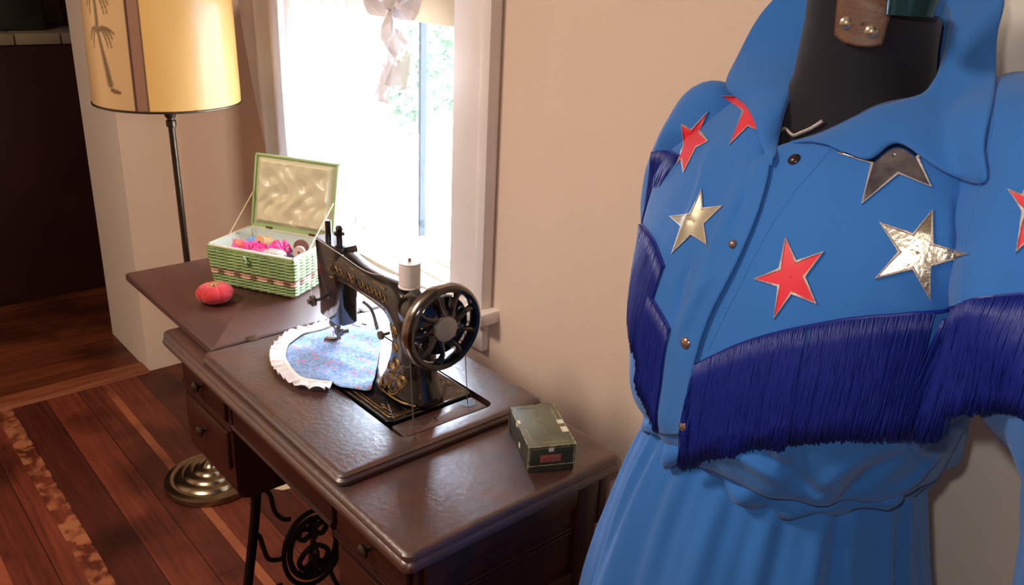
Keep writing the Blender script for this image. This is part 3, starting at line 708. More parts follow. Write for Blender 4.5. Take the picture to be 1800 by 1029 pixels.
for i, p in enumerate(bd):
    tq = (bd[min(i+1, n-1)]-bd[max(i-1, 0)]).normalized(); o = Vector((tq.y, -tq.x, 0))
    if (p+o*.01-cxy).length < (p-cxy).length: o = -o
    row = []
    wd = .026*min(1, .35+i/18)
    for k in range(8):
        f = k/7; q = p+o*wd*f+tq*.004*math.sin(i*.9)*f
        row.append((q.x, q.y, max(.7935, bdz(p)*(1-f)+f*.7975)+.0035*f*(1+math.sin(i*1.15+.4*math.sin(i*.31)))))
    rows.append(row)
obj('ruffle', MB().grid(rows), RUF, cl, solid=.0007, label='white gathered ruffle')
rows = []
for i, p in enumerate(bd):
    tq = (bd[min(i+1, n-1)]-bd[max(i-1, 0)]).normalized(); o = Vector((tq.y, -tq.x, 0))
    rows.append([(p.x+o.x*.0035*s, p.y+o.y*.0035*s, bdz(p)+.0022*(1-s*s)) for s in (-1, -.5, 0, .5, 1)])
obj('bias_tape', MB().grid(rows), mat('white_bias_tape', (246, 244, 248), .6), cl, solid=.0006)

# ---------------- wicker sewing basket ----------------
GRN = mat('green_wicker', (136, 158, 92), .5, nscale=40, rgb2=(104, 130, 66), spec=.6, coat=.3, coatr=.3)
BRN = mat('brown_wicker', (112, 78, 50), .6); PNK = mat('pink_brown_ribbon', (206, 160, 134), .5)
LIN = mat('pale_blue_lining', (206, 220, 214), .6); SATIN = mat('cream_satin', (214, 204, 168), .32, sheen=.2, bump=.1, bscale=30); TRIMG = mat('lid_green_edge', (160, 182, 126), .5)
bk = thing('sewing_basket', 'green wicker sewing basket with its lid propped open, on the cabinet flap', 'sewing basket', (-1.716, .748, .7905), math.radians(28.5))
# local frame: x along the front (0..W centred), y to the back
W, D, H = .230, .160, .094
def pl(x, y, z): return Vector((x, y, z))
ox, oy = 0, .067
def perim(f, ins):     # point at fraction f of the perimeter
    w_, d_ = W/2-ins, D/2-ins; per = [2*w_, 2*d_, 2*w_, 2*d_]; s = f*sum(per)
    c = [(-w_, -d_), (w_, -d_), (w_, d_), (-w_, d_)]; dr_ = [(1, 0), (0, 1), (-1, 0), (0, -1)]
    for i in range(4):
        if s <= per[i]+1e-9: return (c[i][0]+dr_[i][0]*s, c[i][1]+dr_[i][1]*s, dr_[i][1], -dr_[i][0])
        s -= per[i]
    return (c[0][0], c[0][1], 0, -1)
NU, NV = 560, 96; mb = MB(); rows = []; NROW = 12; NST = 34
for j in range(NV+1):
    v = j/NV; z = .004+v*(H-.004); ins = .007*(1-v)**1.6+.003*max(0, v-.8)*2; row = []
    rr = v*NROW; ri = int(rr); fr = rr-ri
    for i in range(NU):
        u = i/NU; x, y, nx_, ny_ = perim(u, ins)
        ph = u*NST*PI+(ri % 2)*PI
        d = (.0030*abs(math.sin(u*NST*PI/1.0))**.7+.0012)*math.sin(min(1, fr)*PI)**.6 if 0 < v < .94 else .002
        row.append(pl(ox+x+nx_*d, oy+y+ny_*d, z))
    rows.append(row)
mb.grid(rows, closeu=True)
for q in range(len(mb.f)):
    j = q//NU; i = q % NU; v = (j+.5)/NV
    if .33 < v < .415: mb.mi[q] = 1
    elif .28 < v <= .36 or .415 <= v < .44: mb.mi[q] = 2 if (v < .415 and math.sin(i/NU*NST/2*2*PI+.6) > -.25) else 1
    if .33 < v < .40 and math.sin(i/NU*NST/2*2*PI+.6) > -.35: mb.mi[q] = 2
obj('wicker_sides', mb, [GRN, BRN, PNK], bk, world=False, ang=60)
mb = MB(); w2, d2 = W/2-.006, D/2-.006
inner = [(-w2, -d2), (w2, -d2), (w2, d2), (-w2, d2)]; outer = [(-W/2-.001, -D/2-.001), (W/2+.001, -D/2-.001), (W/2+.001, D/2+.001), (-W/2-.001, D/2+.001)]
sh_ = lambda l, z: [(ox+a, oy+b, z) for a, b in l]
inb = [(a*.9, b*.88) for a, b in inner]
mb.loft([sh_(inb, .012), sh_(inner, H+.0025)], caps=False); mb.add(sh_(inb, .012), [(0, 1, 2, 3)])
obj('lining', mb, LIN, bk, world=False, solid=.001)
mb = MB(); 
for a, b, c, d in ((-W/2-.001, -D/2-.001, W/2+.001, -D/2+.007), (-W/2-.001, D/2-.007, W/2+.001, D/2+.001), (-W/2-.001, -D/2-.001, -W/2+.006, D/2+.001), (W/2-.006, -D/2-.001, W/2+.001, D/2+.001)):
    mb.box((ox+a, oy+b, H-.001), (ox+c, oy+d, H+.004), .0015)
obj('rim', mb, mat('pale_rim', (214, 214, 190), .5), bk, world=False)
for a in (-1, 1):
    for b in (-1, 1): obj('foot', MB().lathe([(.006, 0), (.007, .003), (.005, .006)], (ox+a*(W/2-.018), oy+b*(D/2-.018), 0), 12), GRN, bk, world=False)
obj('bottom', MB().box((ox-W/2+.012, oy-D/2+.012, .004), (ox+W/2-.012, oy+D/2-.012, .009), .001), GRN, bk, world=False)
mb = MB(); mb.tube(smoothpath([(-.012, -D/2-.003+oy, .082), (-.006, -D/2-.010+oy, .086), (.0, -D/2-.011+oy, .078), (-.003, -D/2-.007+oy, .070), (-.010, -D/2-.003+oy, .070)], 5), .0022, 8)
obj('clasp_loop', mb, mat('pearly_plastic', (180, 215, 190), .2, coat=.5), bk, world=False)
CORDC = mat('cream_cord', (222, 206, 160), .7)
# lid, leaning back
LH = .176; TH_ = math.radians(12)
lid = bpy.data.objects.new('lid', bpy.data.meshes.new('lid'))
bpy.data.objects.remove(lid)
Rl = Matrix.Translation((ox, oy+D/2-.001, H+.003)) @ Matrix.Rotation(-TH_, 4, 'X')     # local: x across, z up the lid, y thickness (back +)
mb = MB(); mb.xf = Rl; rows = []
for j in range(61):
    row = []
    for i in range(121):
        u, v = i/120, j/60; rr = v*14; ri = int(rr); d = .0016*math.sin(u*16*PI+(ri % 2)*PI)*abs(math.sin((rr-ri)*PI))
        row.append((-W/2+u*W, .014+d, v*LH))
    rows.append(row)
mb.grid(rows); mb.box((-W/2, .0, 0), (W/2, .012, .006), .001); mb.box((-W/2, 0, LH-.006), (W/2, .014, LH), .0015); mb.box((-W/2, 0, 0), (-W/2+.006, .014, LH), .0015); mb.box((W/2-.006, 0, 0), (W/2, .014, LH), .0015)
mb.box((-W/2+.003, .004, .003), (W/2-.003, .012, LH-.003))
lido = obj('lid', mb, TRIMG, bk, world=False)
mb = MB(); mb.xf = Rl; rows = []
tuft = [(.20, .30), (.20, .72), (.42, .5), (.42, .9), (.62, .3), (.64, .66), (.86, .36), (.86, .8), (.5, .12), (.30, .5), (.75, .52)]
for j in range(49):
    row = []
    for i in range(65):
        u, v = i/64, j/48; e_ = min(1, min(u, 1-u, v, 1-v)/.06)
        d0 = min(math.hypot((u-a)*1.25, v-b) for a, b in tuft)
        h = (.003+.010*min(1, d0/.16)**.7)*e_+.0012*math.sin(u*40+4*math.sin(v*9))*e_
        row.append((-W/2+.010+u*(W-.020), .004-h, .010+v*(LH-.018)))
    rows.append(row)
mb.grid(rows); obj('quilted_lining', mb, SATIN, lido, world=False)
mb = MB()
for s in (-1, 1):
    a = Rl @ Vector((s*(W/2-.004), -.002, LH*.48)); obj('lid_cord', MB().tube([a, (ox+s*(W/2-.006), oy-.012, H+.002)], .0013, 6), CORDC, bk, world=False)
mb = MB()
for x in (-.06, .06): obj('hinge', MB().box((ox+x-.008, oy+D/2-.006, H+.001), (ox+x+.008, oy+D/2-.001, H+.009), .001), BRASS, bk, world=False)
# contents
BM = worldloc(bk)
def inb_(x, y, z): return BM @ Vector((ox+x, oy+y, z))
def spool(name, label, x, y, z, r, h, rot, mc, mw, grp=None):
    c = inb_(x, y, z); o = thing(name, label, 'thread spool', c, 0, grp)
    R_ = Matrix.Translation(c) @ Matrix.Rotation(rot[2], 4, 'Z') @ Matrix.Rotation(rot[0], 4, 'X')
    m1 = MB(); m1.xf = R_; m1.lathe([(r*.9, -h*.4), (r*.95, 0), (r*.9, h*.4)], (0, 0, 0), 24); obj('thread', m1, mc, o)
    for s in (-1, 1):
        m1 = MB(); m1.xf = R_; m1.lathe([(r*.35, s*h*.5), (r, s*h*.5), (r, s*h*.43), (r*.6, s*h*.36)], (0, 0, 0), 24); obj('spool_end', m1, mw, o)
    m1 = MB(); m1.xf = R_; m1.lathe([(r*.2, -h*.515), (r*.2, h*.515)], (0, 0, 0), 12); obj('spool_core', m1, mat('spool_hole', (70, 44, 30), .8), o)
WOOD = mat('light_spool_wood', (214, 180, 124), .5)
spool('wooden_spool', 'light wooden thread spool lying behind the pink ribbon in the basket', -.028, .012, .086, .0165, .030, (1.25, 0, .35), mat('tan_thread', (190, 150, 100), .8), WOOD)
spool('brown_spool', 'dark brown thread spool in the right end of the basket', .068, .020, .088, .0170, .026, (1.35, 0, 1.15), mat('brown_thread', (100, 58, 46), .8), mat('brown_spool_end', (110, 66, 54), .5))
spool('pink_spool', 'small pale pink spool beside the brown one in the basket', .080, -.006, .086, .0135, .022, (1.35, 0, 1.0), mat('pale_pink_thread', (208, 170, 160), .8), mat('pink_spool_end', (216, 182, 170), .5))
spool('orange_spool', 'orange-red thread spool at the left end of the basket', -.066, -.030, .084, .0150, .024, (1.3, 0, -.2), mat('orange_thread', (214, 110, 84), .8), mat('orange_spool_end', (206, 136, 104), .5))
pr = MB(); random.seed(3); c = (-.028, -.034, .086)
for k in range(26):
    a = random.uniform(0, 2*PI); x0, y0 = -.03+random.gauss(0, .020), -.030+random.gauss(0, .010)
    if k > 19: x0, y0 = .026+random.gauss(0, .007), .004+random.gauss(0, .006)
    pts = [inb_(x0+.013*math.cos(a+q), y0+.009*math.sin(a+q), .082+.009*math.sin(q*1.7+k)+.003*q/3) for q in (0, 1.2, 2.4, 3.6, 4.8)]
    ribbon(pr, pts, (.007, .008), (random.uniform(-.5, .5), random.uniform(-.5, .5), 1))
tag(obj('pink_ribbon', pr, mat('hot_pink_satin', (250, 82, 168), .3, sheen=.2), solid=.0005), 'tangle of hot pink ribbon inside the sewing basket', 'ribbon')
mb = MB(); mb.xf = BM; mb.loft([[(ox+.028+a*.034*s, oy-.038+b*.017*s, z) for a, b in rrect(-1, 1, -1, 1, .5, 5)] for s, z in ((.9, .072), (1, .076), (1, .086), (.85, .091), (.4, .093))])
tag(obj('button_card', mb, mat('speckled_grey_cloth', (196, 184, 170), .8, nscale=300, rgb2=(150, 136, 124))), 'pale speckled cloth bundle at the front of the sewing basket', 'cloth bundle')
mb = MB(); mb.xf = BM; mb.box((ox-.078, oy-.052, .0135), (ox+.078, oy+.052, .066), .012, 3)
tag(obj('folded_cloth', mb, mat('muted_lilac_cloth', (150, 150, 176), .9, nscale=20, namt=.2)), 'folded blue-grey cloth filling the bottom of the sewing basket', 'cloth')
mb = MB(); mb.lathe([(.0, -.002), (.017, -.002), (.018, 0), (.017, .002), (0, .002)], (0, 0, 0), 24); 
rotm = Matrix.Translation(inb_(-.048, .0, .084)) @ Matrix.Rotation(.9, 4, 'Y')
mb.v = [tuple(rotm @ Vector(p)) for p in mb.v]
tag(obj('blue_disc', mb, mat('light_blue_plastic', (110, 158, 214), .4)), 'light blue disc standing behind the orange spool in the basket', 'disc')

# ---------------- tomato pincushion ----------------
pc = thing('pincushion', 'round red tomato-shaped pincushion on the cabinet flap', 'pincushion', (-1.700, .648, .7905))
RED = mat('red_felt', (196, 36, 44), .8, sheen=.2, nscale=90, rgb2=(176, 28, 36), bump=.2, bscale=400)
rows = []
for j in range(25):
    a = -PI/2+PI*j/24; row = []
    for i in range(72):
        u = 2*PI*i/72; g = 1-.085*(abs(math.cos(u*3+.4))**14)*max(0, math.cos(a))**.3
        rr = .040*math.cos(a)**.85*g if abs(a) < PI/2-1e-6 else .0005
        z = .0215+.0215*math.sin(a)*(1-.22*math.exp(-(rr/.012)**2) if a > 0 else 1)
        row.append((-1.700+rr*math.cos(u), .648+rr*math.sin(u), .7905+z))
    rows.append(row)
obj('cushion', MB().loft(rows), RED, pc, ang=180)
mb = MB()
for i in range(6):
    u = 2*PI*(i+.5)/6-.4/3+PI/6; pts = []
    for j in range(10):
        a = PI/2*.97-j*.26; rr = .040*max(0, math.cos(a))**.85*.925; pts.append((-1.7+rr*math.cos(u), .648+rr*math.sin(u), .7905+.0215+.0215*math.sin(a)*(1-.22*math.exp(-(rr/.012)**2) if a > 0 else 1)+.0003))
    mb.tube(pts, .0006, 5)
obj('seam_thread', mb, mat('pink_seam', (232, 110, 104), .8), pc)
mb = MB()
for k in range(7):
    a = 2*PI*k/7; mb.tube(smoothpath([(-1.7, .648, .829), (-1.7+.007*math.cos(a), .648+.007*math.sin(a), .832), (-1.7+.015*math.cos(a), .648+.015*math.sin(a), .8295)], 4), [.002]*8+[.001], 5)
obj('leaf_cap', mb, mat('faded_green_felt', (168, 132, 80), .9), pc)

# ---------------- small worn green cardboard box ----------------
a = Vector((-.815, .778)); b = Vector((-.781, .844)); c = Vector((-.921, .843)); ang = math.atan2(b.y-a.y, b.x-a.x)
bx = thing('cardboard_box', 'small worn dark green cardboard box with a red-brown end label on the cabinet', 'box', (-.852, .845, .7706), ang)
ev = Vector((math.cos(ang), math.sin(ang))); nv = Vector((-ev.y, ev.x))
LB, WB, HB = .128, .074, .047
CB = mat('dark_green_card', (64, 62, 44), .6, nscale=14, rgb2=(44, 44, 30), bump=.15); CT = mat('olive_card', (112, 110, 84), .55, nscale=18, rgb2=(88, 86, 64), bump=.15)
EDG = mat('worn_card_edge', (176, 166, 132), .8, nscale=120, rgb2=(96, 88, 62)); LBL = mat('red_brown_label', (160, 98, 84), .7, nscale=90, rgb2=(150, 66, 56)); CHIP = mat('bare_card_patch', (226, 218, 196), .8)
A3 = bx.rotation_euler.to_matrix().inverted() @ (Vector((a.x, a.y, .7706))-bx.location); x0, y0 = A3.x, A3.y
obj('tray', MB().box((x0, y0, 0), (x0+WB, y0+LB, HB-.004), .0008), CB, bx, world=False)
lidb = obj('lid', MB().box((x0-.001, y0-.001, HB-.010), (x0+WB+.001, y0+LB+.001, HB), .001), [CT], bx, world=False)
obj('lid_skirt', MB().box((x0-.0013, y0-.0013, .012), (x0+WB+.0013, y0+LB+.0013, HB-.0015), .001), CB, lidb, world=False)
mb = MB()
for p, q in (((0, 0), (1, 0)), ((1, 0), (1, 1)), ((1, 1), (0, 1)), ((0, 1), (0, 0))):
    f = lambda s, z: (x0-.001+s[0]*(WB+.002), y0-.001+s[1]*(LB+.002), z)
    mb.tube([f(p, HB-.0004), f(q, HB-.0004)], .0011, 5)
    g = lambda s: (x0+.008+s[0]*(WB-.016), y0+.009+s[1]*(LB-.018), HB+.0001); mb.tube([g(p), g(q)], .0005, 4)
    mb.tube([f(p, .010), f(p, HB)], .0010, 5)
for s in (.02, .98): mb.tube([(x0+s*WB, y0-.0014, .012), (x0+s*WB, y0-.0014, HB-.003)], .0006, 4)
mb.tube([(x0, y0-.0014, .0125), (x0+WB, y0-.0014, .0125)], .0007, 4); mb.tube([(x0, y0-.0014, HB-.004), (x0+WB, y0-.0014, HB-.004)], .0005, 4)
obj('worn_edges', mb, EDG, lidb, world=False)
obj('end_label', MB().box((x0+.018, y0-.0019, .018), (x0+.052, y0-.0012, .031), .0002), LBL, lidb, world=False, label='faded red-brown label')
for pa, pb in (((x0+WB*.42, y0-.0018, .037), (x0+WB*.53, y0-.0012, .044)), ((x0+WB-.010, y0+.062, HB-.001), (x0+WB+.0016, y0+.074, HB+.0003)), ((x0+WB-.010, y0+.036, HB-.001), (x0+WB+.0016, y0+.052, HB+.0003)), ((x0-.0016, y0+.072, HB-.008), (x0+.004, y0+.082, HB+.0003)), ((x0-.0018, y0+.05, .014), (x0-.0012, y0+.058, .022))): obj('torn_patch', MB().box(pa, pb), CHIP, lidb, world=False)
mb = MB()
for k in range(9):
    yy = y0+.030+k*.0085; mb.tube([(x0+.033+.0035*math.sin(k*2.3), yy, HB+.0001), (x0+.038+.003*math.cos(k*1.7), yy+.004, HB+.0001), (x0+.033+.003*math.sin(k), yy+.007, HB+.0001)], .0007, 4)
obj('faded_print', mb, mat('faded_gold_print', (150, 140, 104), .6), lidb, world=False)

# ---------------- dress form and blue western dress ----------------
FC = Vector((-.405, .812, 0)); TH0 = math.radians(42)
v_ = -FC.normalized(); lf = Vector((v_.y, -v_.x, 0)); lf = lf if lf.x < 0 else -lf
FD = v_*math.cos(TH0) + lf*math.sin(TH0); LD = -lf*math.cos(TH0) + v_*math.sin(TH0)
def Wd(s, f, z): return FC + LD*s + FD*f + Vector((0, 0, z))
BLUE = mat('blue_cotton_twill', (44, 106, 182), .78, sheen=.15, bump=.25, bscale=700, nscale=5, namt=.07, spec=.25)
NAVY = mat('royal_blue_rayon_fringe', (16, 34, 122), .40, spec=.45)
SILV = mat('silver_foil', (206, 200, 188), .27, 1, nscale=40, rgb2=(176, 168, 150), bump=.35, bscale=260, rvar=.12)
SILVD = mat('dark_mirror_foil', (170, 172, 182), .16, 1, nscale=60, rgb2=(110, 116, 134))
REDF = mat('red_lame', (214, 24, 52), .45, spec=.5, sheen=.2)
STIT = mat('silver_stitching', (206, 192, 186), .38, .7, bump=.6, bscale=900)
FORM = mat('black_jersey', (26, 24, 32), .85, sheen=.15, bump=.2, bscale=500, spec=.2)

def P_ring(a, b, f0, z, n=160, e=2.2, s0=0):
    r = []
    for k in range(n):
        q = 2*PI*k/n; c, s = math.cos(q), math.sin(q)
        r.append((s0+a*math.copysign(abs(c)**(2/e), c), f0+b*math.copysign(abs(s)**(2/e), s), z))
    return r
# ----- the form -----
fm = thing('dress_form', 'black jersey dress form on a metal pole, wearing the blue fringed dress', 'dress form', (FC.x, FC.y, 0))
rows = []
for z, a, b, f0 in ((.99, .115, .10, .02), (1.05, .118, .105, .02), (1.14, .135, .12, .025), (1.22, .15, .132, .03), (1.29, .160, .118, .022), (1.335, .155, .098, .012), (1.365, .128, .084, .006), (1.385, .096, .076, .006), (1.402, .074, .070, .008), (1.425, .062, .063, .010), (1.455, .058, .060, .012), (1.474, .058, .060, .014), (1.478, .054, .056, .014)):
    z2 = z+.022*max(0, (z-1.425)/.053); kt = -.28*max(0, (z-1.425)/.053)
    ring_ = [Wd(s, f, zz) for s, f, zz in P_ring(a, b, f0, z2, 64)]
    rows.append([Vector((p.x, p.y, p.z+kt*(p-FC).dot(-lf))) for p in ring_])
torso_ = obj('torso', MB().loft(rows), FORM, fm, ang=60)
top = Wd(0, .012, 1.478)
mb = MB(); mb.lathe([(.050, 1.477), (.052, 1.480), (.050, 1.4835), (.0, 1.4835)], (top.x, top.y, 0), 40); mb.v = [(x, y, z+.022-.28*(Vector((x, y, 0))-FC).dot(-lf)) for x, y, z in mb.v]
obj('neck_cap', mb, mat('dark_brown_cap', (44, 32, 28), .45), fm)
PLX = at(1600, 18, 2, 1.494)
mb = MB(); mb.lathe([(.019, 1.490), (.020, 1.50), (.022, 1.52), (.0225, 1.60), (.018, 1.615), (.012, 1.62), (.012, 1.70), (0, 1.70)], (PLX.x, PLX.y, 0), 32); obj('neck_knob', mb, mat('dark_teal_metal', (40, 78, 92), .2, .85), fm)
mb = MB(); mb.lathe([(.013, .03), (.013, .995)], (FC.x, FC.y, 0), 20); obj('stand_pole', mb, DBR, fm)
mb = MB(); mb.lathe([(.0, 0), (.17, 0), (.175, .008), (.17, .016), (.05, .028), (.02, .05), (.013, .06)], (FC.x, FC.y, 0), 48); obj('stand_base', mb, IRON, fm)
fbm = bmesh.new(); fbm.from_mesh(torso_.data)
formbvh = BVHTree.FromPolygons([Vector(v.co)+fm.location for v in fbm.verts], [[v.index for v in f.verts] for f in fbm.faces])
# leather tab with two rivets, hanging from the neck rim
def cast(bvh, px, py, off=0.0):
    d = ray(px, py).normalized(); h, n, i, dist = bvh.ray_cast(EYE, d)
    if h is None: return None
    if n.dot(d) > 0: n = -n
    return h + n*off
tabo = [(1478, -14), (1474, 22), (1471, 62), (1484, 74), (1505, 81), (1530, 83), (1549, 79), (1556, 52), (1566, 12), (1570, -8)]
def castpoly(bvh, poly, off, nr=8, ne=5):
    cx = sum(p[0] for p in poly)/len(poly); cy = sum(p[1] for p in poly)/len(poly); rows = []; hold = .85
    ed_ = []
    for i in range(len(poly)):
        a, b = poly[i], poly[(i+1) % len(poly)]
        for k in range(ne): ed_.append((a[0]+(b[0]-a[0])*k/ne, a[1]+(b[1]-a[1])*k/ne))
    for j in range(nr+1):
        f = max(.001, j/nr); row = []
        for x, y in ed_:
            q = cast(bvh, cx+(x-cx)*f, cy+(y-cy)*f, off)
            if q is None: q = ath(cx+(x-cx)*f, cy+(y-cy)*f, hold)
            else: hold = math.hypot(q.x, q.y)
            row.append(q)
        rows.append(row)
    return rows
mb = MB().grid(castpoly(formbvh, tabo, .003), closeu=True)
tab = obj('leather_tab', mb, mat('brown_leather', (104, 72, 54), .5, nscale=50, namt=.2, bump=.3, bscale=300), fm, solid=.003)
for x, y in ((1491, 39), (1532, 54)):
    c = cast(formbvh, x, y, .0045) or ath(x, y, .84); d = (EYE-c).normalized(); mb = MB(); mb.xf = Matrix.Translation(c) @ d.to_track_quat('Z', 'Y').to_matrix().to_4x4()
    mb.lathe([(.0055, 0), (.0055, .0008), (.004, .0022), (.0015, .003), (0, .0031)], (0, 0, 0), 20); obj('rivet', mb, mat('pale_rivet', (206, 194, 168), .25, .9), tab)

# ----- the dress -----
dr_ = thing('western_dress', 'blue western dress with an upturned collar, appliqued stars and navy fringe, on the black form', 'dress', (FC.x, FC.y, .32))
cin = [  # inner (neck) edge and outer edge of the collar, from the wearer's right front round the back to the left front
 ((1362, 278, .832), (1357, 292, .822)), ((1372, 225, .850), (1336, 240, .855)), ((1388, 172, .875), (1308, 185, .900)), ((1404, 140, .905), (1280, 152, .945)),
 ((1438, 98, .938), (1292, 104, .975)), ((1466, 62, .955), (1326, 48, .985)), ((1484, 5, .972), (1366, -8, .995)), ((1500, -30, .985), (1440, -80, 1.005)), ((1560, -45, .985), (1560, -120, 1.0)),
 ((1630, -30, .960), (1690, -95, .965)), ((1668, 10, .925), (1758, -20, .900)), ((1667, 62, .885), (1758, 60, .860)), ((1648, 132, .855), (1746, 150, .825)), ((1622, 166, .838), (1732, 245, .798)),
 ((1585, 176, .832), (1733, 322, .772)), ((1540, 187, .830), (1655, 300, .775)), ((1490, 213, .830), (1578, 249, .792)), ((1440, 236, .830), (1528, 280, .800)), ((1388, 252, .832), (1476, 264, .818))]
inner = [ath(*c[0]) for c in cin]; outer = [ath(*c[1]) for c in cin]
def local(p): q = p-FC; return Vector((q.dot(LD), q.dot(FD), p.z))
NA = 420
def ringfrom(pts):       # resample a closed curve by angle about the axis (0,.02)
    L_ = [local(p) for p in pts]; cc = sorted(((math.atan2(p.y-.01, p.x) % (2*PI)), math.hypot(p.x, p.y-.01), p.z) for p in L_)
    cc = [(cc[-1][0]-2*PI,)+cc[-1][1:]]+cc+[(cc[0][0]+2*PI,)+cc[0][1:]]; out = []
    for k in range(NA):
        q = 2*PI*k/NA
        for i in range(len(cc)-1):
            if cc[i][0] <= q <= cc[i+1][0]:
                t = (q-cc[i][0])/max(1e-6, cc[i+1][0]-cc[i][0]); t = t*t*(3-2*t)*.4+t*.6; out.append((cc[i][1]+(cc[i+1][1]-cc[i][1])*t, cc[i][2]+(cc[i+1][2]-cc[i][2])*t)); break
    for it in range(3): out = [((out[i-1][0]+out[i][0]*2+out[(i+1) % NA][0])/4, (out[i-1][1]+out[i][1]*2+out[(i+1) % NA][1])/4) for i in range(NA)]
    return [(r*math.cos(2*PI*k/NA), .01+r*math.sin(2*PI*k/NA), z) for k, (r, z) in enumerate(out)]
neckring = ringfrom(inner)
def bring(a, b, f0, z, fold=0, s0=0):
    out = []
    for k in range(NA):
        q = 2*PI*k/NA; c, s = math.cos(q), math.sin(q); e = 2.25
        rr = 1/((abs(c/a)**e+abs(s/b)**e)**(1/e))
        rr *= 1+fold*(math.sin(q*9+1.2)+.6*math.sin(q*17+2+z*9)+.4*math.sin(q*23+z*14))
        nz = noise.noise(Vector((c*2.2+3, s*2.2, z*7)))*.004+noise.noise(Vector((c*5, s*5+8, z*11)))*.0022
        out.append((s0+(rr+nz)*c, f0+(rr+nz)*s, z))
    return out
SH = [(.208, .118, .022, 1.332, 0), (.210, .130, .028, 1.300, 0), (.206, .142, .034, 1.255, .001), (.198, .150, .038, 1.21, .002), (.188, .155, .040, 1.165, .004), (.178, .158, .038, 1.12, .007), (.170, .162, .034, 1.088, .012), (.163, .158, .030, 1.064, .020), (.150, .145, .030, 1.054, .022), (.130, .128, .030, 1.052, .012), (.122, .120, .030, 1.060, .01)]
B1 = bring(*SH[0]); rows = []
for j in range(14):
    t = j/14; row = []
    for k in range(NA):
        a, b = neckring[k], B1[k]; q = 2*PI*k/NA
        bul = math.sin(t*PI)*(.012+.010*max(0, -math.sin(q)))
        row.append(Wd(a[0]+(b[0]-a[0])*t, a[1]+(b[1]-a[1])*t, a[2]+(b[2]-a[2])*t+bul))
    rows.append(row)
key = [bring(*r_) for r_ in SH]
for i in range(len(key)-1):
    nn = 5 if i < 6 else 4
    for j in range(nn):
        t = j/nn; p0, p1, p2, p3 = key[max(i-1, 0)], key[i], key[i+1], key[min(i+2, len(key)-1)]
        row = []
        for k in range(NA):
            q = [.5*(2*p1[k][m_]+(p2[k][m_]-p0[k][m_])*t+(2*p0[k][m_]-5*p1[k][m_]+4*p2[k][m_]-p3[k][m_])*t*t+(3*p1[k][m_]-p0[k][m_]-3*p2[k][m_]+p3[k][m_])*t**3) for m_ in range(3)]
            row.append(Wd(*q))
        rows.append(row)
rows.append([Wd(*q) for q in key[-1]])
bodrows = rows
def crease(lines):        # soft drag lines and puckers of the worn cotton: (picture points, height in metres, width in metres)
    vv = [p for r_ in bodrows for p in r_]; m0 = len(bodrows[0]); bv = BVHTree.FromPolygons(vv, [(i*m0+j, i*m0+(j+1) % m0, (i+1)*m0+(j+1) % m0, (i+1)*m0+j) for i in range(len(bodrows)-1) for j in range(m0)])
    for pts, amp, wd in lines:
        q = [cast(bv, p.x, p.y, 0) for p in smoothpath([Vector((a, b, 0)) for a, b in pts], 8)]; q = [p for p in q if p]
        if len(q) < 3: continue
        for r_ in bodrows:
            for j, p in enumerate(r_):
                best = 1; bi = 0
                for i_, c in enumerate(q):
                    d2 = (p-c).length_squared
                    if d2 < best: best = d2; bi = i_
                if best < (wd*3)**2:
                    ow = p-Wd(0, .03, p.z); ow.z = 0; ow.normalize(); tp = math.sin(PI*(bi+.5)/len(q))**.7
                    r_[j] = p+ow*amp*math.exp(-best/(wd*wd))*tp
rows2 = []
for i in range(len(bodrows)-1): rows2 += [bodrows[i], [(a+b)/2 for a, b in zip(bodrows[i], bodrows[i+1])]]
bodrows[:] = rows2+[bodrows[-1]]
crease([
 ([(1692, 330), (1688, 400), (1694, 470), (1706, 530)], -.006, .006), ([(1712, 340), (1722, 420), (1740, 480)], .006, .008), ([(1668, 360), (1672, 440), (1686, 520)], .003, .006),
 ([(1335, 300), (1300, 350), (1262, 430), (1225, 520)], .006, .010), ([(1250, 260), (1235, 330), (1200, 420)], .005, .008), ([(1320, 280), (1312, 340), (1290, 400)], -.005, .006), ([(1262, 470), (1220, 540), (1196, 600)], .005, .006), ([(1215, 450), (1196, 510), (1186, 570)], -.005, .006),
 ([(1245, 790), (1300, 800), (1345, 826), (1385, 850)], .007, .008), ([(1300, 790), (1360, 812), (1410, 850), (1450, 872)], -.008, .008), ([(1352, 760), (1372, 790), (1378, 830)], .006, .010), ([(1392, 760), (1398, 800), (1402, 835)], -.007, .008),
 ([(1470, 885), (1500, 860), (1545, 825), (1590, 800)], -.007, .009), ([(1430, 870), (1470, 835), (1540, 790)], .005, .010), ([(1592, 752), (1600, 785), (1628, 822)], -.006, .005), ([(1560, 870), (1600, 845), (1650, 800)], .006, .009), ([(1640, 780), (1660, 760), (1690, 740)], -.005, .006),
 ([(1450, 320), (1500, 400), (1520, 500)], .0015, .02), ([(1560, 520), (1600, 545), (1650, 548)], .003, .01)])
rows = bodrows
bod = MB().grid(rows, closeu=True)
bodice = obj('bodice', bod, BLUE, dr_, solid=.0015, ang=180)
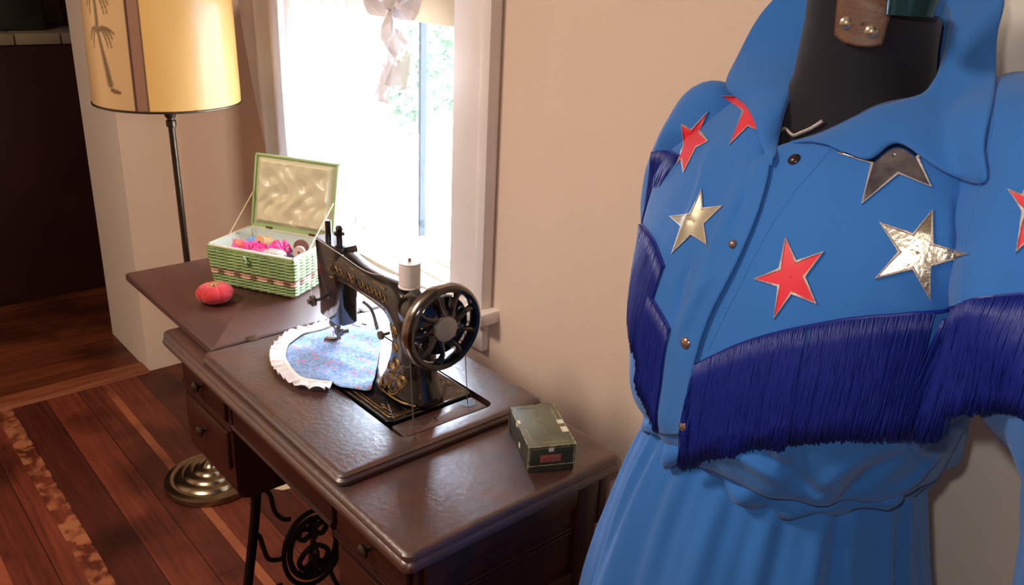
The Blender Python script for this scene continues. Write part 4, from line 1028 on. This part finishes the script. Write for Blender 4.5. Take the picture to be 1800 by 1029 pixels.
# sleeves
def sleeve(cs, nseg=56, seed=0):
    ctr = smoothpath([ath(*c[:3]) for c in cs], 8); rad = smoothpath([Vector((c[3], c[4], 0)) for c in cs], 8); rows = []; n = len(ctr)
    for i, p in enumerate(ctr):
        t = (ctr[min(i+1, n-1)]-ctr[max(0, i-1)]).normalized(); s = t.cross(FD).normalized(); g = t.cross(s).normalized()
        row = []
        for k in range(nseg):
            q = 2*PI*k/nseg; c, s2 = math.cos(q), math.sin(q)
            w1 = 1+.05*math.sin(q*3+i*.18+seed)+.035*math.sin(q*5-i*.3+seed*2)+.03*noise.noise(Vector((c*2, s2*2+seed, i*.15)))*2
            row.append(p+s*c*rad[i].x*w1+g*s2*rad[i].y*w1)
        rows.append(row)
    return rows
slR = sleeve([(1330, 215, .945, .004, .004), (1300, 212, .955, .035, .036), (1262, 222, .975, .046, .052), (1230, 290, .995, .052, .056), (1205, 390, 1.01, .052, .055), (1192, 490, 1.01, .048, .050), (1192, 610, 1.0, .040, .043), (1204, 730, .99, .034, .036), (1200, 860, .985, .038, .040), (1195, 960, .98, .042, .042)], seed=1)
slL = sleeve([(1700, 250, .90, .004, .004), (1735, 232, .875, .034, .040), (1775, 240, .845, .056, .060), (1828, 310, .805, .068, .072), (1862, 410, .770, .078, .080), (1880, 530, .735, .080, .080), (1896, 640, .72, .080, .076), (1910, 730, .705, .066, .064), (1922, 800, .70, .050, .052), (1932, 860, .695, .043, .048), (1922, 960, .695, .048, .050), (1908, 1100, .70, .054, .054), (1902, 1210, .71, .056, .056)], seed=4)
sR = obj('sleeve', MB().grid(slR, closeu=True), BLUE, dr_, solid=.0015, ang=180)
sL = obj('sleeve', MB().grid(slL, closeu=True), BLUE, dr_, solid=.0015, ang=180)
allv = []; allf = []
for rws, n_ in ((bodrows, NA), (slR, 56), (slL, 56)):
    o_n = len(allv); allv += [Vector(p) for r_ in rws for p in r_]
    for i in range(len(rws)-1):
        for j in range(n_): allf.append((o_n+i*n_+j, o_n+i*n_+(j+1) % n_, o_n+(i+1)*n_+(j+1) % n_, o_n+(i+1)*n_+j))
cloth = BVHTree.FromPolygons(allv, allf)
# skirt
rows = []
SK = [(1.062, .118, .118, .030, 0, .00), (1.052, .134, .132, .030, 0, .02), (1.035, .146, .144, .030, .004, .04), (1.0, .156, .154, .030, .002, .06), (.95, .170, .166, .028, -.002, .07), (.88, .188, .182, .022, -.006, .075), (.80, .206, .196, .015, -.012, .085), (.70, .226, .208, .008, -.018, .085), (.55, .248, .216, 0, -.020, .085), (.32, .265, .225, 0, -.022, .09)]
NS = 420
def skring(z, a, b, f0, s0, fold):
    out = []
    for k in range(NS):
        q = 2*PI*k/NS; c, s = math.cos(q), math.sin(q); rr = 1/math.sqrt((c/a)**2+(s/b)**2)
        w1 = math.sin(q*22+1.5*math.sin(q*3)+z*1.5); w2 = math.sin(q*11+.7+1.2*math.sin(q*2)); w3 = math.sin(q*37+z*3)
        tt = min(1, max(0, (1.06-z)/.25)); wv = (w1*.35*(1-tt*.6)+w2*.6*tt+w3*.18*(1-tt))
        rr *= 1+fold*wv
        out.append(Vector((s0+rr*c, f0+rr*s, z)))
    return out
kk = [skring(*r_) for r_ in SK]
for i in range(len(kk)-1):
    for j in range(8):
        t = j/8; p0, p1, p2, p3 = kk[max(i-1, 0)], kk[i], kk[i+1], kk[min(i+2, len(kk)-1)]
        rows.append([Wd(*(.5*(2*p1[k]+(p2[k]-p0[k])*t+(2*p0[k]-5*p1[k]+4*p2[k]-p3[k])*t*t+(3*p1[k]-p0[k]-3*p2[k]+p3[k])*t**3))) for k in range(NS)])
rows.append([Wd(*q) for q in kk[-1]])
obj('skirt', MB().grid(rows, closeu=True), BLUE, dr_, solid=.0015, ang=180)
# twisted gathered hem of the blouse over the waist elastic
rows = []
for k in range(200):
    q = 2*PI*k/200; c, s = math.cos(q), math.sin(q); rr = 1/math.sqrt((c/.149)**2+(s/.146)**2)+.004*math.sin(q*13+1)
    z = 1.050+.007*math.sin(q*5+1)+.004*math.sin(q*11); cen = (rr*c, .030+rr*s, z); row = []
    th = .0085+.0035*math.sin(q*9+.5)+.002*math.sin(q*21)
    for m_ in range(12):
        w_ = 2*PI*m_/12; e1 = th*(1+.3*math.sin(2*w_+q*14)); row.append(Wd(cen[0]+c*math.cos(w_)*e1, cen[1]+s*math.cos(w_)*e1, cen[2]+math.sin(w_)*e1*1.5))
    rows.append(row)
obj('gathered_waistband', MB().grid(rows, True, True), BLUE, dr_, ang=180)
# collar
def resamp(l, n=6): return smoothpath(l, n)
ia, oa = resamp(inner), resamp(outer); rows = []; NCW = 14
for i in range(len(ia)):
    row = []; a, b = ia[i], oa[i]; mid = (a+b)/2; outw = (mid-Wd(0, 0, mid.z)); outw.z = 0; outw = outw.normalized() if outw.length > 1e-6 else FD
    L_ = (b-a).length
    for j in range(NCW+1):
        t = j/NCW; p = a.lerp(b, t) + (outw*.6+Vector((0, 0, .8)))*(math.sin(t*PI)**.9)*min(.012, L_*.13)
        p += outw*.0025*math.sin(i*.45)*t
        # lie on top of the bodice, never inside it
        d = (p-EYE).normalized(); h, n_, idx, ds = cloth.ray_cast(EYE, d)
        dd = (p-EYE).length
        if h is not None and ds-.0065 < dd: p = EYE+d*(ds-.0065-.002*math.sin(t*PI))
        row.append(p)
    rows.append(row)
for it in range(2):
    rows = [[(rows[i][j]*2+rows[max(i-1, 0)][j]+rows[min(i+1, len(rows)-1)][j])/4 if 0 < i < len(rows)-1 else rows[i][j] for j in range(NCW+1)] for i in range(len(rows))]
obj('collar', MB().grid(rows), BLUE, dr_, solid=.0028, ang=180)
# overlapping front placket (wearer's right front lies on top)
E_ = [(1358, 288), (1351, 330), (1338, 375), (1320, 420), (1300, 464), (1280, 503), (1258, 545), (1240, 590), (1226, 640), (1217, 690), (1214, 730), (1216, 762)]
El = [Vector((a, b, 0)) for a, b in E_]; El = smoothpath(El, 6)
rows = []
for i, e in enumerate(El):
    row = []; wpx = 72
    for j in range(15):
        u = j/14; x = e.x-wpx*u; q = cast(cloth, x, e.y, .0058*(1-u)**.6-.0012)
        if q is None: q = row[-1]
        row.append(q)
    rows.append(row)
obj('front_placket', MB().grid(rows), BLUE, dr_, solid=.0016, ang=180)
plv = [p for r_ in rows for p in r_]; nm = 15; o_n = len(allv); allv2 = allv+[Vector(p) for p in plv]; allf2 = allf+[(o_n+i*nm+j, o_n+i*nm+j+1, o_n+(i+1)*nm+j+1, o_n+(i+1)*nm+j) for i in range(len(rows)-1) for j in range(nm-1)]
cloth2 = BVHTree.FromPolygons(allv2, allf2)
# stitched line on the under placket, and the yoke seams
def seam(name, pts, r=.0007, off=.0006, m_=BLUE):
    q = [cast(cloth2, p.x, p.y, off) for p in smoothpath([Vector((a, b, 0)) for a, b in pts], 8)]; q = [p for p in q if p]
    return obj(name, MB().tube(q, r, 6), m_, dr_)
seam('placket_seam', [(1462, 262), (1430, 300), (1392, 345), (1355, 400), (1325, 455), (1298, 510), (1270, 565), (1245, 618)])
seam('armhole_seam', [(1738, 120), (1745, 220), (1722, 330), (1700, 420), (1694, 500), (1690, 545)], .0010)
# snaps
def snap(px, py, m_, r=.0058, off=.001):
    c = cast(cloth2, px, py, off); d0 = (c-EYE).normalized(); h, n_, i_, ds = cloth2.ray_cast(EYE, d0); n_ = -n_ if n_.dot(d0) > 0 else n_
    mb = MB(); mb.xf = Matrix.Translation(c) @ n_.to_track_quat('Z', 'Y').to_matrix().to_4x4()
    mb.lathe([(r*.8, -.001), (r, .0002), (r, .0012), (r*.75, .0028), (r*.4, .0035), (0, .0037)], (0, 0, 0), 24); return obj('snap_button', mb, m_, dr_)
SNP = mat('pearly_snap', (170, 140, 128), .2, .8); SND = mat('dark_snap', (70, 58, 60), .25, .8)
snap(1397, 282, SND); snap(1290, 430, SNP, .0042); snap(1207, 603, SNP); snap(1203, 750, SNP)
# stars
def star(poly, m_, name='star', label=None):
    rows = castpoly(cloth2, poly, .0014, 10, 7)
    s = obj(name, MB().grid(rows, closeu=True), m_, dr_, solid=.0006, ang=180, label=label)
    b = [p for p in rows[-1]]; c = sum(b, Vector())/len(b)
    mb = MB(); up_ = (EYE-c).normalized(); R2 = []
    for i, p in enumerate(b):
        o = (p-c).normalized()
        row = []
        for k in range(8):
            w_ = 2*PI*k/8; row.append(p+o*math.cos(w_)*.0017+up_*(math.sin(w_)*.0011+.0004))
        R2.append(row)
    mb.grid(R2, True, True); obj('stitched_edge', mb, STIT, s)
    return s
star([(1382, 419), (1400, 461), (1447, 444), (1414, 487), (1434, 533), (1392, 515), (1362, 559), (1370, 503), (1328, 491), (1372, 474)], REDF, label='red star on the left chest')
star([(1638, 372), (1638, 430), (1704, 448), (1634, 466), (1634, 526), (1605, 471), (1540, 489), (1582, 443), (1548, 393), (1606, 413)], SILV, label='shiny silver star')
star([(1474, 271), (1534, 288), (1516, 358), (1579, 305), (1636, 329), (1612, 278), (1655, 235), (1598, 240), (1565, 195), (1552, 250)], SILVD, label='mirror-like silver star half under the collar')
star([(1233, 335), (1235, 368), (1271, 363), (1237, 394), (1244, 431), (1216, 411), (1183, 445), (1200, 398), (1179, 381), (1214, 378)], mat('dull_silver_foil', (176, 168, 146), .42, .6), label='dull silver star on the right chest')
star([(1245, 197), (1230, 232), (1245, 249), (1224, 260), (1203, 303), (1199, 279), (1192, 288), (1203, 256), (1199, 219), (1216, 228)], REDF, label='red star near the shoulder')
star([(1268, 170), (1308, 196), (1284, 254), (1316, 222), (1350, 240), (1335, 205), (1360, 170), (1330, 178), (1318, 140), (1303, 171)], REDF, label='red star half under the collar')
star([(1775, 335), (1800, 372), (1787, 443), (1822, 408), (1868, 432), (1846, 386), (1872, 345), (1830, 352), (1812, 300), (1800, 345)], REDF, label='red star on the sleeve')
# fringe
random.seed(11)
slc = sorted([(sum((p for p in r_), Vector())/len(r_)) for r_ in slL], key=lambda p: p.z)
def slaxis(z):
    c = min(slc, key=lambda p: abs(p.z-max(z, 1.12))); return Vector((c.x, c.y, z))
def fringe(name, pts, ends, n, layers=3, r=.00062, gaps=(), stl=None, segs=7, label=None, off0=.0022, axis=None):
    """strands hang straight down from a seam curve given by picture points; ends = length in metres along the seam"""
    sp_ = smoothpath([Vector((a, b, 0)) for a, b in pts], 10); mb = MB(); top = []
    for p in sp_:
        q = cast(cloth2, p.x, p.y, off0)
        if q: top.append(q)
    m_ = len(top)
    for ly in range(layers):
        for i in range(n):
            u = (i+random.random())/n; 
            if any(a < u < b for a, b in gaps) and random.random() < .96: continue
            k = u*(m_-1); i0 = min(int(k), m_-2); p = top[i0].lerp(top[i0+1], k-i0)
            ln = ends[0]+(ends[1]-ends[0])*u; ln *= random.uniform(.95, 1.035)
            ow = (p-(Wd(0, .02, p.z) if axis is None else axis(p.z))); ow.z = 0; ow = ow.normalized(); sd = Vector((-ow.y, ow.x, 0))
            dr0 = random.gauss(0, .0022); pp = []
            for g in range(segs):
                f = g/(segs-1); z = p.z-ln*f
                q = p + Vector((0, 0, -ln*f)) + sd*(dr0*f+.0008*math.sin(f*7+i)) + ow*(.0012*ly+.0006*math.sin(i*.7))
                # stay outside the cloth
                hh, n1, i1, ds = cloth2.ray_cast(q+ow*.12, -ow, .2)
                if hh is not None:
                    dist = (hh-q).dot(ow)
                    if dist > -.0018-.001*ly: q = q+ow*min(.014, dist+.0018+.001*ly)
                pp.append(q)
            for g in range(1, segs):        # strands fall straight, they never swing back in
                a_ = (pp[g-1]-p).dot(ow); b_ = (pp[g]-p).dot(ow)
                if b_ < a_-.004: pp[g] = pp[g]+ow*(a_-.004-b_)
            mb.tube(pp, [r]*(segs-1)+[r*1.5], 4, caps=True)
    o = obj(name, mb, NAVY, dr_, kind='stuff', ang=180, label=label)
    hd = MB(); hd.tube(top, .0016, 6); obj('fringe_heading', hd, NAVY, o)
    return o
fringe('fringe', [(1226, 642), (1262, 624), (1310, 603), (1370, 585), (1430, 572), (1500, 560), (1580, 552), (1660, 545), (1712, 534)], (.112, .114), 680, 3, gaps=((.475, .49), (.11, .118)), label='navy fringe across the chest')
fringe('fringe', [(1686, 548), (1702, 532), (1740, 524), (1800, 519), (1850, 518), (1915, 520)], (.100, .086), 330, 3, label='navy fringe on the near sleeve', axis=slaxis)
fringe('fringe', [(1152, 268), (1165, 266), (1180, 268), (1197, 276)], (.075, .12), 120, 3, label='navy fringe high on the far sleeve')
fringe('fringe', [(1130, 395), (1142, 410), (1155, 430), (1170, 470)], (.10, .12), 120, 3, label='navy fringe on the far sleeve')
fringe('fringe', [(1146, 520), (1158, 540), (1170, 560), (1180, 580)], (.105, .115), 110, 3, label='lowest navy fringe on the far sleeve')

# silver trim glimpsed inside the neck opening
tr_ = [cast(formbvh, x, y, .004) for x, y in ((1372, 238), (1384, 228), (1398, 240), (1412, 236), (1432, 226), (1450, 214))]
tr_ = [p for p in tr_ if p]
obj('silver_trim', MB().tube(smoothpath(tr_, 5), .0016, 6), STIT, dr_)
